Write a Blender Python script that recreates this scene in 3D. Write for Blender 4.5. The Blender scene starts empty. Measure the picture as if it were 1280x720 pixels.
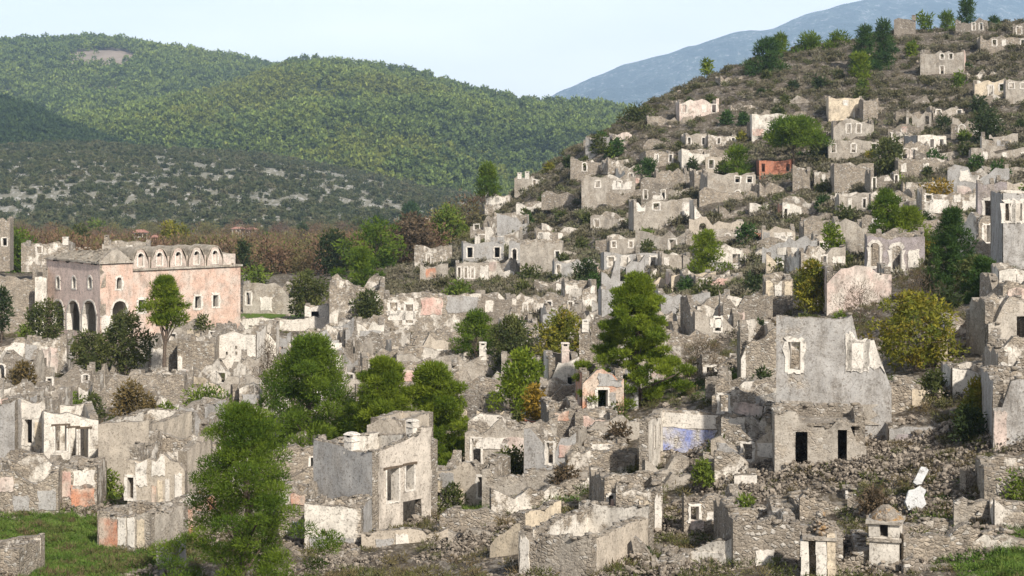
import bpy, math, random
import numpy as np
from mathutils import Vector, Matrix
R_ = math.radians
random.seed(7)
RNG = np.random.default_rng(7)
SC = bpy.context.scene
COL = SC.collection

# ------------------------------------------------------------------ camera
FPX, HOR = 2389.0, 190.0          # focal length in photo pixels, eye level in the photo
cam_d = bpy.data.cameras.new('camera')
cam = bpy.data.objects.new('camera', cam_d)
COL.objects.link(cam)
cam.location = (0, 0, 0)
cam.rotation_euler = (R_(90), 0, 0)
cam_d.sensor_width = 36
cam_d.lens = 36 * FPX / 1280
cam_d.shift_y = -(360 - HOR) / 1280
cam_d.clip_start = 0.5
cam_d.clip_end = 30000
SC.camera = cam
SC.render.resolution_x, SC.render.resolution_y = 1024, 576

# ------------------------------------------------------------------ light
SUN = Vector((0.38, -0.74, 0.62)).normalized()
sun_d = bpy.data.lights.new('sun', 'SUN')
sun_d.energy = 5.0
sun_d.angle = R_(1.5)
sun_d.color = (1.0, 0.945, 0.86)
sun = bpy.data.objects.new('sun', sun_d)
COL.objects.link(sun)
sun.rotation_euler = SUN.to_track_quat('Z', 'Y').to_euler()
world = bpy.data.worlds.new('World')
SC.world = world
world.use_nodes = True
nt = world.node_tree
nt.nodes.clear()
wo = nt.nodes.new('ShaderNodeOutputWorld')
bg = nt.nodes.new('ShaderNodeBackground')
bg.inputs[1].default_value = 0.095
sky = nt.nodes.new('ShaderNodeTexSky')
sky.sky_type = 'NISHITA'
sky.sun_disc = False
sky.sun_elevation = math.asin(SUN.z)
sky.sun_rotation = math.atan2(SUN.x, SUN.y)
sky.altitude = 200
sky.air_density = 1.0
sky.dust_density = 1.6
sky.ozone_density = 1.0
# thin high cloud veil over the whole sky
tc = nt.nodes.new('ShaderNodeTexCoord')
mp = nt.nodes.new('ShaderNodeMapping')
mp.inputs['Scale'].default_value = (2.2, 2.2, 9.0)
nz = nt.nodes.new('ShaderNodeTexNoise')
nz.inputs['Scale'].default_value = 1.6
nz.inputs['Detail'].default_value = 6
cr = nt.nodes.new('ShaderNodeMapRange')
cr.inputs[1].default_value, cr.inputs[2].default_value = 0.35, 0.68
cr.inputs[3].default_value, cr.inputs[4].default_value = 0.66, 1.0
mx = nt.nodes.new('ShaderNodeMix')
mx.data_type = 'RGBA'
mx.inputs[7].default_value = (13.9, 13.8, 13.5, 1)
nt.links.new(tc.outputs['Generated'], mp.inputs[0])
nt.links.new(mp.outputs[0], nz.inputs['Vector'])
nt.links.new(nz.outputs[0], cr.inputs[0])
sepz = nt.nodes.new('ShaderNodeSeparateXYZ')
mz = nt.nodes.new('ShaderNodeMapRange')      # the veil thins out overhead
mz.inputs[1].default_value, mz.inputs[2].default_value = 0.05, 0.5
mz.inputs[3].default_value, mz.inputs[4].default_value = 1.0, 0.22
mm = nt.nodes.new('ShaderNodeMath'); mm.operation = 'MULTIPLY'
nt.links.new(tc.outputs['Generated'], sepz.inputs[0])
nt.links.new(sepz.outputs[2], mz.inputs[0])
nt.links.new(mz.outputs[0], mm.inputs[0])
nt.links.new(cr.outputs[0], mm.inputs[1])
nt.links.new(mm.outputs[0], mx.inputs[0])
nt.links.new(sky.outputs[0], mx.inputs[6])
nt.links.new(mx.outputs[2], bg.inputs[0])
nt.links.new(bg.outputs[0], wo.inputs[0])
SC.view_settings.view_transform = 'Standard'
SC.view_settings.look = 'None'
SC.view_settings.gamma = 1
SC.view_settings.exposure = 0.20
SC.view_settings.use_curve_mapping = False
SC.render.engine = 'CYCLES'
SC.cycles.max_bounces = 5
SC.cycles.diffuse_bounces = 2
SC.cycles.glossy_bounces = 1
SC.cycles.transmission_bounces = 2
SC.cycles.transparent_max_bounces = 4
SC.cycles.volume_bounces = 0
SC.cycles.use_denoising = True

# ------------------------------------------------------------------ helpers
def tag(o, label=None, cat=None, group=None, kind=None):
    if label: o['label'] = label
    if cat: o['category'] = cat
    if group: o['group'] = group
    if kind: o['kind'] = kind
    return o

def link(name, me, parent=None, mats=()):
    for m in mats:
        me.materials.append(m)
    o = bpy.data.objects.new(name, me)
    COL.objects.link(o)
    if parent is not None:
        o.parent = parent
    return o

def empty(name, loc, rz=0.0):
    o = bpy.data.objects.new(name, None)
    o.empty_display_size = 0.5
    COL.objects.link(o)
    o.location = loc
    o.rotation_euler = (0, 0, rz)
    return o

def np_mesh(name, V, F, smooth=False, tint=None, mi=None):
    """V (n,3), F (m,k) all faces with k corners; tint per corner-face value"""
    V = np.asarray(V, dtype=np.float32); F = np.asarray(F, dtype=np.int32)
    me = bpy.data.meshes.new(name)
    k = F.shape[1]
    me.vertices.add(len(V)); me.vertices.foreach_set('co', V.ravel())
    me.loops.add(F.size); me.loops.foreach_set('vertex_index', F.ravel())
    me.polygons.add(len(F))
    me.polygons.foreach_set('loop_start', np.arange(0, F.size, k, dtype=np.int32))
    try: me.polygons.foreach_set('loop_total', np.full(len(F), k, dtype=np.int32))
    except Exception: pass
    if smooth: me.polygons.foreach_set('use_smooth', np.ones(len(F), dtype=bool))
    if mi is not None: me.polygons.foreach_set('material_index', np.asarray(mi, dtype=np.int32))
    if tint is not None:
        a = me.attributes.new('tint', 'FLOAT', 'FACE'); a.data.foreach_set('value', np.asarray(tint, dtype=np.float32))
    me.update(calc_edges=True)
    me.validate()
    return me

class Acc:
    """collects polygons of any size with material slots"""
    def __init__(s): s.v = []; s.f = []; s.m = []
    def poly(s, pts, m=0):
        b = len(s.v); s.v.extend(pts); s.f.append(tuple(range(b, b + len(pts)))); s.m.append(m)
    def box(s, x0, x1, y0, y1, z0, z1, m=0, taper=0.0, j=0.0):
        r = lambda: random.uniform(-j, j)
        c = [(x0+r(), y0+r(), z0), (x1+r(), y0+r(), z0), (x1+r(), y1+r(), z0), (x0+r(), y1+r(), z0),
             (x0+taper+r(), y0+taper+r(), z1+r()), (x1-taper+r(), y0+taper+r(), z1+r()), (x1-taper+r(), y1-taper+r(), z1+r()), (x0+taper+r(), y1-taper+r(), z1+r())]
        for q in ((0,3,2,1),(4,5,6,7),(0,1,5,4),(1,2,6,5),(2,3,7,6),(3,0,4,7)):
            s.poly([c[i] for i in q], m)
    def build(s, name, mats, parent=None):
        me = bpy.data.meshes.new(name)
        me.from_pydata(s.v, [], s.f)
        for i, m in enumerate(s.m): me.polygons[i].material_index = m
        me.update()
        return link(name, me, parent, mats)

def tube(acc, pts, radii, n=7, m=0):
    """tapered tube through pts"""
    rings = []
    for i, p in enumerate(pts):
        a = Vector(pts[max(0, i-1)]); b = Vector(pts[min(len(pts)-1, i+1)])
        d = (b - a).normalized()
        u = d.cross(Vector((0.31, 0.95, 0.05))).normalized(); w = d.cross(u)
        rings.append([tuple(Vector(p) + (u*math.cos(2*math.pi*k/n) + w*math.sin(2*math.pi*k/n))*radii[i]) for k in range(n)])
    for i in range(len(rings)-1):
        for k in range(n):
            acc.poly([rings[i][k], rings[i][(k+1)%n], rings[i+1][(k+1)%n], rings[i+1][k]], m)
    acc.poly(rings[-1], m)

# ---- value noise on numpy arrays
_T = np.random.default_rng(3).random((256, 256)).astype(np.float64)
def vn(x, y):
    x = np.asarray(x, float); y = np.asarray(y, float)
    xi = np.floor(x).astype(int); yi = np.floor(y).astype(int)
    fx = x - xi; fy = y - yi
    fx = fx*fx*(3-2*fx); fy = fy*fy*(3-2*fy)
    a = _T[xi & 255, yi & 255]; b = _T[(xi+1) & 255, yi & 255]; c = _T[xi & 255, (yi+1) & 255]; d = _T[(xi+1) & 255, (yi+1) & 255]
    return (a*(1-fx)+b*fx)*(1-fy) + (c*(1-fx)+d*fx)*fy
def fbm(x, y, o=4):
    s = 0; a = 0.5; f = 1.0
    for i in range(o):
        s = s + a*(vn(np.asarray(x)*f + 17.3*i, np.asarray(y)*f + 5.1*i) - 0.5); a *= 0.5; f *= 2.03
    return s

# ------------------------------------------------------------------ materials
def nmat(name):
    m = bpy.data.materials.new(name); m.use_nodes = True
    t = m.node_tree; t.nodes.clear()
    out = t.nodes.new('ShaderNodeOutputMaterial'); b = t.nodes.new('ShaderNodeBsdfPrincipled')
    b.inputs['Roughness'].default_value = 0.95
    b.inputs['Specular IOR Level'].default_value = 0.15
    t.links.new(b.outputs[0], out.inputs[0])
    return m, t, b, out
class NT:
    """tiny node-building helper"""
    def __init__(s, t): s.t = t
    def n(s, typ, **kw):
        q = s.t.nodes.new('ShaderNode' + typ)
        for k, v in kw.items(): setattr(q, k, v)
        return q
    def l(s, a, b): s.t.links.new(a, b)
    def noise(s, vec, scale, detail=4, rough=0.55):
        q = s.n('TexNoise'); q.inputs['Scale'].default_value = scale; q.inputs['Detail'].default_value = detail; q.inputs['Roughness'].default_value = rough
        s.l(vec, q.inputs['Vector']); return q.outputs[0]
    def rng(s, v, a, b, c=0.0, d=1.0):
        q = s.n('MapRange'); q.clamp = True
        for i, x in enumerate((a, b, c, d)): q.inputs[i+1].default_value = x
        s.l(v, q.inputs[0]); return q.outputs[0]
    def mix(s, f, a, b, mode='MIX'):
        q = s.n('Mix'); q.data_type = 'RGBA'; q.blend_type = mode
        for sock, v in ((0, f), (6, a), (7, b)):
            if isinstance(v, (int, float)): q.inputs[sock].default_value = v
            elif isinstance(v, tuple): q.inputs[sock].default_value = (*v, 1)
            else: s.l(v, q.inputs[sock])
        return q.outputs[2]
    def math(s, op, a, b=None):
        q = s.n('Math'); q.operation = op
        for i, v in enumerate((a, b)):
            if v is None: continue
            if isinstance(v, (int, float)): q.inputs[i].default_value = v
            else: s.l(v, q.inputs[i])
        return q.outputs[0]
    def scale(s, vec, sc):
        q = s.n('Mapping'); q.inputs['Scale'].default_value = sc; s.l(vec, q.inputs[0]); return q.outputs[0]
    def bump(s, h, dist, strength=1.0):
        q = s.n('Bump'); q.inputs['Distance'].default_value = dist; q.inputs['Strength'].default_value = strength
        s.l(h, q.inputs['Height']); return q.outputs[0]

STONE_A, STONE_B = (0.165, 0.130, 0.094), (0.44, 0.365, 0.277)
MATS = {}
def wall_mat(name, plaster, cover=0.5, sharp=0.10, stone_a=STONE_A, stone_b=STONE_B, scale=4.6, stain=0.55, pscale=0.55, var=0.25, second=None):
    k_sp = 0.5 if cover < 0.6 else 0.28
    m, t, b, out = nmat(name); k = NT(t)
    pos = k.n('NewGeometry').outputs['Position']
    warp = k.noise(pos, 2.5, 2)
    wv = k.n('Mix'); wv.data_type = 'VECTOR'; wv.inputs[0].default_value = 0.06
    nzc = k.n('TexNoise'); nzc.inputs['Scale'].default_value = 3.0; k.l(pos, nzc.inputs['Vector'])
    k.l(pos, wv.inputs[4]); k.l(nzc.outputs[1], wv.inputs[5])
    sv = k.scale(wv.outputs[1], (1, 1, 1.5))
    vo = k.n('TexVoronoi'); vo.inputs['Scale'].default_value = scale; k.l(sv, vo.inputs['Vector'])
    ve = k.n('TexVoronoi'); ve.feature = 'DISTANCE_TO_EDGE'; ve.inputs['Scale'].default_value = scale; k.l(sv, ve.inputs['Vector'])
    sep = k.n('SeparateColor'); k.l(vo.outputs['Color'], sep.inputs[0])
    stone = k.mix(sep.outputs[0], stone_a, stone_b)
    stone = k.mix(k.rng(sep.outputs[1], 0.82, 0.95), stone, (0.56, 0.53, 0.48))
    stone = k.mix(k.rng(sep.outputs[2], 0.75, 0.9, 0, 0.7), stone, (0.17, 0.145, 0.12))
    mortar = k.rng(ve.outputs['Distance'], 0.02, 0.11, 1, 0)
    stone = k.mix(k.math('MULTIPLY', mortar, 0.6), stone, (0.27, 0.235, 0.19))
    big = k.noise(pos, 0.35, 3)
    stone = k.mix(k.rng(big, 0.35, 0.65, 0, 0.4), stone, (0.40, 0.345, 0.28))
    pn = k.noise(k.scale(pos, (1, 1, 0.8)), pscale, 7, 0.62)
    lo = 0.5 + (0.5-cover)*0.55
    mask = k.rng(pn, lo - sharp*0.5, lo + sharp*0.5)
    pv = k.noise(pos, 1.3, 5, 0.65)
    pc = k.mix(k.rng(pv, 0.3, 0.7), tuple(c*(1-var) for c in plaster), tuple(min(0.86, c*(1+var*0.35)) for c in plaster))
    if second:
        pc = k.mix(k.rng(k.noise(pos, 0.8, 5), 0.42, 0.62), pc, second)
    col = k.mix(mask, stone, pc)
    # grey weathering and drip stains
    st = k.noise(k.scale(pos, (1.5, 1.5, 0.62)), 1.0, 7, 0.68)
    col = k.mix(k.rng(st, 0.47, 0.72, 0, min(0.9, stain*1.25)), col, (0.125, 0.108, 0.09))
    wash = k.noise(k.scale(pos, (0.8, 0.8, 0.6)), 1.0, 7, 0.7)
    col = k.mix(k.rng(wash, 0.42, 0.66, 0, stain*0.8), col, k.mix(0.55, col, (0.20, 0.17, 0.135)))
    gr = k.noise(pos, 7.0, 4, 0.7)
    col = k.mix(k.rng(gr, 0.53, 0.66, 0, 0.65), col, (0.13, 0.108, 0.085))
    sp2 = k.noise(pos, 14.0, 3, 0.75)
    col = k.mix(k.rng(sp2, 0.56, 0.66, 0, k_sp), col, (0.09, 0.075, 0.06))
    col = k.mix(k.rng(sp2, 0.45, 0.38, 0, 0.30), col, (0.62, 0.56, 0.48))
    pit = k.noise(pos, 2.4, 6, 0.7)
    col = k.mix(k.rng(pit, 0.58, 0.68, 0, 0.6), col, (0.10, 0.085, 0.07))
    crk = k.n('TexVoronoi'); crk.feature = 'DISTANCE_TO_EDGE'; crk.inputs['Scale'].default_value = 0.55; k.l(wv.outputs[1], crk.inputs['Vector'])
    wob = k.math('ADD', crk.outputs['Distance'], k.math('MULTIPLY', k.math('SUBTRACT', gr, 0.5), 0.05))
    col = k.mix(k.math('MULTIPLY', k.rng(wob, 0.0, 0.012, 0.45, 0), k.rng(pv, 0.50, 0.60)), col, (0.09, 0.075, 0.06))
    k.l(col, b.inputs['Base Color'])
    inv = k.math('SUBTRACT', 1.0, mask)
    h = k.math('ADD', k.math('MULTIPLY', mask, 0.75), k.math('MULTIPLY', inv, k.math('MULTIPLY', k.rng(ve.outputs['Distance'], 0.0, 0.2), k.math('ADD', sep.outputs[1], 0.3))))
    h = k.math('ADD', h, k.math('MULTIPLY', gr, 0.45))
    k.l(k.bump(h, 0.055, 0.8), b.inputs['Normal'])
    MATS[name] = m
    return m
wall_mat('stone', (0.46, 0.40, 0.33), 0.22)
wall_mat('stone_dark', (0.29, 0.245, 0.195), 0.2, stone_a=(0.10, 0.082, 0.063), stone_b=(0.27, 0.225, 0.175))
wall_mat('stone_top', (0.25, 0.21, 0.16), 0.3, stone_a=(0.085, 0.07, 0.052), stone_b=(0.26, 0.215, 0.165))
wall_mat('rough', (0.46, 0.41, 0.345), 0.6, sharp=0.2, var=0.3)
wall_mat('grey', (0.40, 0.385, 0.365), 0.84, sharp=0.2, var=0.22, stain=0.45)
wall_mat('bluegrey', (0.43, 0.41, 0.385), 0.80, sharp=0.14, var=0.3, stain=0.62)
wall_mat('purple', (0.37, 0.32, 0.32), 0.7, sharp=0.25, var=0.25)
wall_mat('white', (0.74, 0.68, 0.59), 0.66, sharp=0.08, stain=0.42)
wall_mat('patchwhite', (0.74, 0.675, 0.585), 0.42, sharp=0.07, pscale=0.8)
wall_mat('cream', (0.70, 0.585, 0.43), 0.74, sharp=0.1)
wall_mat('beige', (0.50, 0.43, 0.345), 0.86, sharp=0.2, var=0.2, stain=0.35)
wall_mat('pink', (0.64, 0.40, 0.33), 0.72, second=(0.66, 0.56, 0.47))
wall_mat('palepink', (0.66, 0.52, 0.45), 0.78, second=(0.68, 0.60, 0.52))
wall_mat('orange', (0.60, 0.27, 0.16), 0.7, second=(0.60, 0.48, 0.38))
wall_mat('orange_red', (0.50, 0.185, 0.105), 0.85, var=0.2, stain=0.3)
wall_mat('salmon', (0.64, 0.435, 0.34), 0.91, var=0.2, stain=0.5, second=(0.62, 0.50, 0.42), pscale=0.4)
wall_mat('rose', (0.75, 0.58, 0.50), 0.94, var=0.15, stain=0.36, second=(0.66, 0.52, 0.45), pscale=0.4)
wall_mat('blue', (0.24, 0.29, 0.60), 0.55, second=(0.56, 0.56, 0.60), stain=0.2, var=0.3, sharp=0.18, pscale=1.2, stone_a=(0.50, 0.46, 0.40), stone_b=(0.62, 0.58, 0.52))
wall_mat('plaster', (0.76, 0.70, 0.615), 0.90, sharp=0.08, var=0.18, stain=0.36)
wall_mat('palelime', (0.58, 0.49, 0.42), 0.8, var=0.22, stain=0.6, second=(0.55, 0.42, 0.35))
wall_mat('limewash', (0.60, 0.53, 0.45), 0.85, var=0.2, stain=0.6)
wall_mat('marble', (0.54, 0.54, 0.53), 1.2, var=0.16, stain=0.35)
wall_mat('lichen', (0.36, 0.19, 0.045), 0.40, pscale=2.2, stone_a=(0.13,0.105,0.08), stone_b=(0.27,0.22,0.17))

def simple_mat(name, a, b_, scale=1.5, rough=0.95, bump=0.0):
    m, t, b, out = nmat(name); k = NT(t)
    pos = k.n('NewGeometry').outputs['Position']
    n1 = k.noise(pos, scale, 6, 0.65)
    k.l(k.mix(k.rng(n1, 0.3, 0.7), a, b_), b.inputs['Base Color'])
    b.inputs['Roughness'].default_value = rough
    if bump: k.l(k.bump(n1, bump, 0.8), b.inputs['Normal'])
    MATS[name] = m
    return m
simple_mat('bark', (0.06, 0.045, 0.035), (0.16, 0.12, 0.09), 6)
simple_mat('near_black', (0.02, 0.018, 0.016), (0.04, 0.035, 0.03), 3)  # plain near-black for flues, farmhouse windows and one doorway's inside
simple_mat('timber', (0.07, 0.055, 0.04), (0.16, 0.12, 0.085), 5)
simple_mat('tile_red', (0.26, 0.13, 0.10), (0.38, 0.21, 0.165), 0.6)
simple_mat('roof_stone', (0.15, 0.125, 0.095), (0.43, 0.375, 0.30), 1.6, bump=0.3)

def leaf_mat(name, a, b_, dry=None, transl=0.25):
    m, t, b, out = nmat(name); k = NT(t)
    at = k.n('Attribute', attribute_name='tint').outputs['Fac']
    pos = k.n('NewGeometry').outputs['Position']
    col = k.mix(at, a, b_)
    if dry: col = k.mix(k.rng(k.noise(pos, 0.9, 3), 0.52, 0.68), col, dry)
    k.l(col, b.inputs['Base Color']); b.inputs['Roughness'].default_value = 0.7
    tr = k.n('BsdfTranslucent'); k.l(k.mix(0.35, col, (0.20, 0.26, 0.02)), tr.inputs[0])
    ms = k.n('MixShader'); ms.inputs[0].default_value = transl
    k.l(b.outputs[0], ms.inputs[1]); k.l(tr.outputs[0], ms.inputs[2]); k.l(ms.outputs[0], out.inputs[0])
    MATS[name] = m
    return m
leaf_mat('needles', (0.038, 0.080, 0.009), (0.165, 0.225, 0.024), transl=0.38)
leaf_mat('needles_light', (0.062, 0.108, 0.010), (0.245, 0.295, 0.028), transl=0.42)
leaf_mat('needles_dark', (0.022, 0.055, 0.014), (0.065, 0.110, 0.025))
leaf_mat('leaf_olive', (0.035, 0.050, 0.018), (0.12, 0.125, 0.035))
leaf_mat('leaf_dark', (0.022, 0.034, 0.014), (0.055, 0.075, 0.026))
leaf_mat('leaf_yellow', (0.060, 0.085, 0.014), (0.27, 0.24, 0.028), dry=(0.24, 0.17, 0.022))
leaf_mat('leaf_gold', (0.14, 0.10, 0.015), (0.34, 0.21, 0.03))
leaf_mat('leaf_lime', (0.06, 0.10, 0.015), (0.17, 0.21, 0.03))
leaf_mat('leaf_brown', (0.055, 0.040, 0.028), (0.135, 0.095, 0.055), transl=0.1)
leaf_mat('leaf_rust', (0.06, 0.045, 0.02), (0.17, 0.12, 0.045), transl=0.15)

def inst_leaf_mat(name, cols, rough=0.8, zscale=0.05, zmix=0.4):
    """foliage for scattered plants: each instance its own shade of the given colours"""
    m, t, b, out = nmat(name); k = NT(t)
    r = k.n('ObjectInfo').outputs['Random']
    ramp = k.n('ValToRGB')
    el = ramp.color_ramp.elements
    while len(el) < len(cols): el.new(0.5)
    for i, c in enumerate(cols):
        el[i].position = i/(len(cols)-1); el[i].color = (*c, 1)
    at = k.n('Attribute', attribute_name='tint').outputs['Fac']
    zone = k.noise(k.scale(k.n('ObjectInfo').outputs['Location'], (1, 0.5, 1)), zscale, 4, 0.6)
    rr = k.math('ADD', k.math('MULTIPLY', r, 1.0-zmix), k.math('MULTIPLY', k.rng(zone, 0.3, 0.7), zmix))
    k.l(rr, ramp.inputs[0])
    k.l(k.mix(1.0, ramp.outputs[0], k.mix(at, (0.55, 0.55, 0.55), (1.35, 1.35, 1.35)), 'MULTIPLY'), b.inputs['Base Color'])
    b.inputs['Roughness'].default_value = rough
    MATS[name] = m
    return m
# ------------------------------------------------------------------ the land
# ground profiles: columns of (photo row, distance) along sight lines, then (height, distance) beyond the crest
PLAIN = [(-34, 640), (-42, 1000), (-46, 1400)]
COLS = [
 (-300, [(762,85),(700,101),(640,113),(560,139),(480,175),(420,212),(370,262),(335,330)], PLAIN),
 (0,   [(762,85),(700,100),(640,112),(560,138),(480,175),(420,212),(370,260),(335,330)], PLAIN),
 (200, [(762,85),(700,100),(650,110),(560,138),(480,175),(430,204),(400,232),(350,310)], PLAIN),
 (400, [(762,82),(700,98),(650,109),(560,138),(480,172),(420,208),(385,245),(348,310)], PLAIN),
 (520, [(762,80),(700,95),(650,107),(560,132),(480,165),(420,200),(380,240),(346,290),(322,345)], PLAIN),
 (600, [(762,78),(700,92),(640,106),(560,128),(480,160),(420,196),(380,232),(345,275),(300,325),(266,360)], [(-20,410),(-36,560),(-42,1000),(-46,1400)]),
 (660, [(762,76),(700,90),(620,106),(560,122),(480,155),(420,190),(380,222),(345,262),(300,310),(250,350),(218,378)], [(-10,410),(-34,600),(-42,1000),(-46,1400)]),
 (730, [(762,75),(700,89),(620,103),(560,116),(480,148),(420,182),(380,213),(345,248),(300,290),(250,325),(200,352),(175,372)], [(0,400),(-30,640),(-42,1000),(-46,1400)]),
 (800, [(762,74),(700,88),(620,100),(560,112),(480,140),(420,175),(380,205),(345,235),(300,275),(250,310),(200,340),(150,372),(128,390)], [(9,420),(-25,680),(-42,1000),(-46,1400)]),
 (900, [(762,74),(700,86),(620,96),(560,105),(480,128),(420,160),(380,190),(345,222),(300,262),(250,298),(200,330),(150,360),(100,392),(84,405)], [(17,440),(-20,720),(-42,1000),(-46,1400)]),
 (1000,[(762,73),(700,84),(620,92),(570,97),(480,118),(420,140),(380,165),(345,195),(300,245),(250,285),(200,318),(150,350),(100,382),(70,405),(54,422)], [(23,455),(-15,760),(-42,1050),(-46,1400)]),
 (1100,[(762,72),(700,82),(620,90),(560,97),(480,110),(420,130),(380,152),(345,180),(300,222),(250,268),(200,305),(150,340),(100,375),(55,408),(44,422)], [(26,455),(-12,780),(-42,1100),(-46,1400)]),
 (1200,[(762,72),(700,80),(620,88),(560,94),(480,105),(420,120),(380,138),(345,160),(300,195),(250,245),(200,290),(150,328),(100,365),(50,402),(32,422)], [(28,455),(-10,800),(-42,1100),(-46,1400)]),
 (1280,[(762,70),(700,78),(620,85),(560,90),(480,100),(420,112),(380,126),(345,145),(300,172),(250,215),(200,268),(150,312),(100,352),(50,392),(22,422)], [(29,455),(-8,800),(-42,1100),(-46,1400)]),
 (1600,[(762,70),(700,78),(620,85),(560,90),(480,99),(420,110),(380,123),(345,140),(300,165),(250,205),(200,258),(150,305),(100,345),(50,385),(10,420)], [(31,460),(0,800),(-42,1200),(-46,1400)]),
]
_dl = np.exp(np.linspace(math.log(2.0), math.log(1400.0), 700))
_near = [(-1.7, 2), (-6, 22), (-12.4, 52)]
_zc = []
for px, prof, tail in COLS:
    pts = [(d, z) for z, d in _near] + [(d, (HOR - py)/FPX*d) for py, d in prof] + [(d, z) for z, d in tail]
    xs = np.array([p[0] for p in pts], float); ys = np.array([p[1] for p in pts], float)
    _zc.append(np.interp(_dl, xs, ys))
_zc = np.array(_zc)
_pxg = np.arange(-300, 1601, 10.0)
_cpx = np.array([c[0] for c in COLS], float)
_G = np.empty((len(_pxg), len(_dl)))
for j in range(len(_dl)):
    _G[:, j] = np.interp(_pxg, _cpx, _zc[:, j])
def _smooth(a, axis, n):
    for _ in range(n):
        b = np.pad(a, [(1, 1) if i == axis else (0, 0) for i in range(2)], mode='edge')
        a = (np.take(b, range(0, a.shape[axis]), axis) + 2*a + np.take(b, range(2, a.shape[axis]+2), axis))/4
    return a
_G = _smooth(_smooth(_G, 0, 14), 1, 10)
_ld = np.log(_dl)
def gz(x, y):
    """ground height at plan position (arrays)"""
    x = np.asarray(x, float); y = np.maximum(np.asarray(y, float), 2.0)
    px = np.clip(640 + FPX*x/y, -300, 1599.9)
    u = (px + 300)/10.0; v = (np.log(np.minimum(y, 1399)) - _ld[0])/(_ld[1]-_ld[0])
    i = np.clip(u.astype(int), 0, len(_pxg)-2); j = np.clip(v.astype(int), 0, len(_dl)-2)
    fu = u - i; fv = v - j
    z = (_G[i, j]*(1-fu) + _G[i+1, j]*fu)*(1-fv) + (_G[i, j+1]*(1-fu) + _G[i+1, j+1]*fu)*fv
    far = np.clip((y-60)/120, 0, 1)
    amp = 0.5 + 0.9*far
    z = z + amp*fbm(x/7.0 + 3.3, y/7.0, 3) + 0.32*fbm(x/1.7, y/1.7 + 9.1, 3)
    # old terraces on the hillside
    hs = np.clip((y-150)/60, 0, 1)*np.clip((560-y)/120, 0, 1)*np.clip((px-560)/120, 0, 1)
    s = 2.6; q = (z + 1.2*fbm(x/30, y/30, 2))/s; f = q - np.floor(q)
    z = z + hs*0.55*s*(np.clip((f-0.62)/0.3, 0, 1) - f)*0.8
    return z
_Ds = np.exp(np.linspace(math.log(40.0), math.log(1350.0), 3200))
def ground_d(px, py):
    """distance at which the sight line through photo point (px, py) first meets the ground"""
    x = (px-640)/FPX*_Ds
    row = HOR - FPX*gz(x, _Ds)/_Ds
    k = np.nonzero(row <= py)[0]
    return float(_Ds[k[0]]) if len(k) else 420.0
def at(px, py, D):
    return Vector(((px-640)/FPX*D, D, (HOR-py)/FPX*D))

def grid_faces(nu, nv):
    i = np.arange(nu-1)[:, None]*nv + np.arange(nv-1)[None, :]
    return np.stack([i, i+nv, i+nv+1, i+1], -1).reshape(-1, 4)

# ground sheet
gpx = np.concatenate([np.arange(-2600, -300, 60), np.arange(-300, -60, 12), np.arange(-60, 1340, 3.6), np.arange(1340, 1600, 12), np.arange(1600, 3900, 60)])
gd = np.concatenate([np.exp(np.linspace(math.log(2), math.log(64), 40, endpoint=False)), np.exp(np.linspace(math.log(64), math.log(450), 250, endpoint=False)), np.exp(np.linspace(math.log(450), math.log(1390), 40))])
PX, DD = np.meshgrid(gpx, gd, indexing='ij')
GX = (PX-640)/FPX*DD
GZ = gz(GX, DD)
me = np_mesh('ground', np.stack([GX, DD, GZ], -1).reshape(-1, 3), grid_faces(len(gpx), len(gd)), smooth=True)
# where grass grows (a real colour zone): lower left meadow, a few green pockets
def blob(cx, cy, rx, ry): 
    D = ground_d(cx, cy); x0 = (cx-640)/FPX*D
    return np.exp(-(((GX-x0)/rx)**2 + ((DD-D)/ry)**2))
gr = np.zeros_like(GX)
for cx, cy, rx, ry in ((40,680,4.5,12),(110,705,4.5,9),(708,608,1.3,4),(1240,695,2.0,7),(270,412,6,7),(15,640,3,5),(590,640,1.2,3),(920,480,2.5,9),(720,590,1.5,4),(350,395,6,6)):
    gr = np.maximum(gr, blob(cx, cy, rx, ry))
a = me.attributes.new('grass', 'FLOAT', 'POINT'); a.data.foreach_set('value', gr.ravel().astype(np.float32))
m, t, b, out = nmat('ground'); k = NT(t)
pos = k.scale(k.n('NewGeometry').outputs['Position'], (1, 0.5, 1))
n1 = k.noise(pos, 0.22, 6, 0.65); n2 = k.noise(pos, 1.6, 6, 0.7); n3 = k.noise(pos, 5.0, 4, 0.7)
soil = k.mix(k.rng(n2, 0.32, 0.68), (0.050, 0.039, 0.028), (0.115, 0.092, 0.068))
soil = k.mix(k.rng(n1, 0.45, 0.66, 0, 0.65), soil, (0.145, 0.115, 0.06))
vo = k.n('TexVoronoi'); vo.inputs['Scale'].default_value = 2.6; k.l(pos, vo.inputs['Vector'])
sp = k.n('SeparateColor'); k.l(vo.outputs['Color'], sp.inputs[0])
soil = k.mix(k.rng(sp.outputs[0], 0.7, 0.8, 0, 0.7), soil, (0.28, 0.245, 0.20))
vs = k.n('TexVoronoi'); vs.inputs['Scale'].default_value = 7.0; k.l(pos, vs.inputs['Vector'])
ss = k.n('SeparateColor'); k.l(vs.outputs['Color'], ss.inputs[0])
soil = k.mix(k.rng(ss.outputs[0], 0.5, 0.7, 0, 0.45), soil, (0.22, 0.188, 0.15))
soil = k.mix(k.rng(ss.outputs[1], 0.6, 0.8, 0, 0.6), soil, (0.07, 0.056, 0.042))
ga = k.n('Attribute', attribute_name='grass').outputs['Fac']
gm = k.rng(k.math('ADD', ga, k.math('MULTIPLY', k.math('SUBTRACT', n2, 0.5), 1.6)), 0.32, 0.55)
grass = k.mix(k.rng(n3, 0.3, 0.7), (0.045, 0.085, 0.014), (0.125, 0.175, 0.03))
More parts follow.
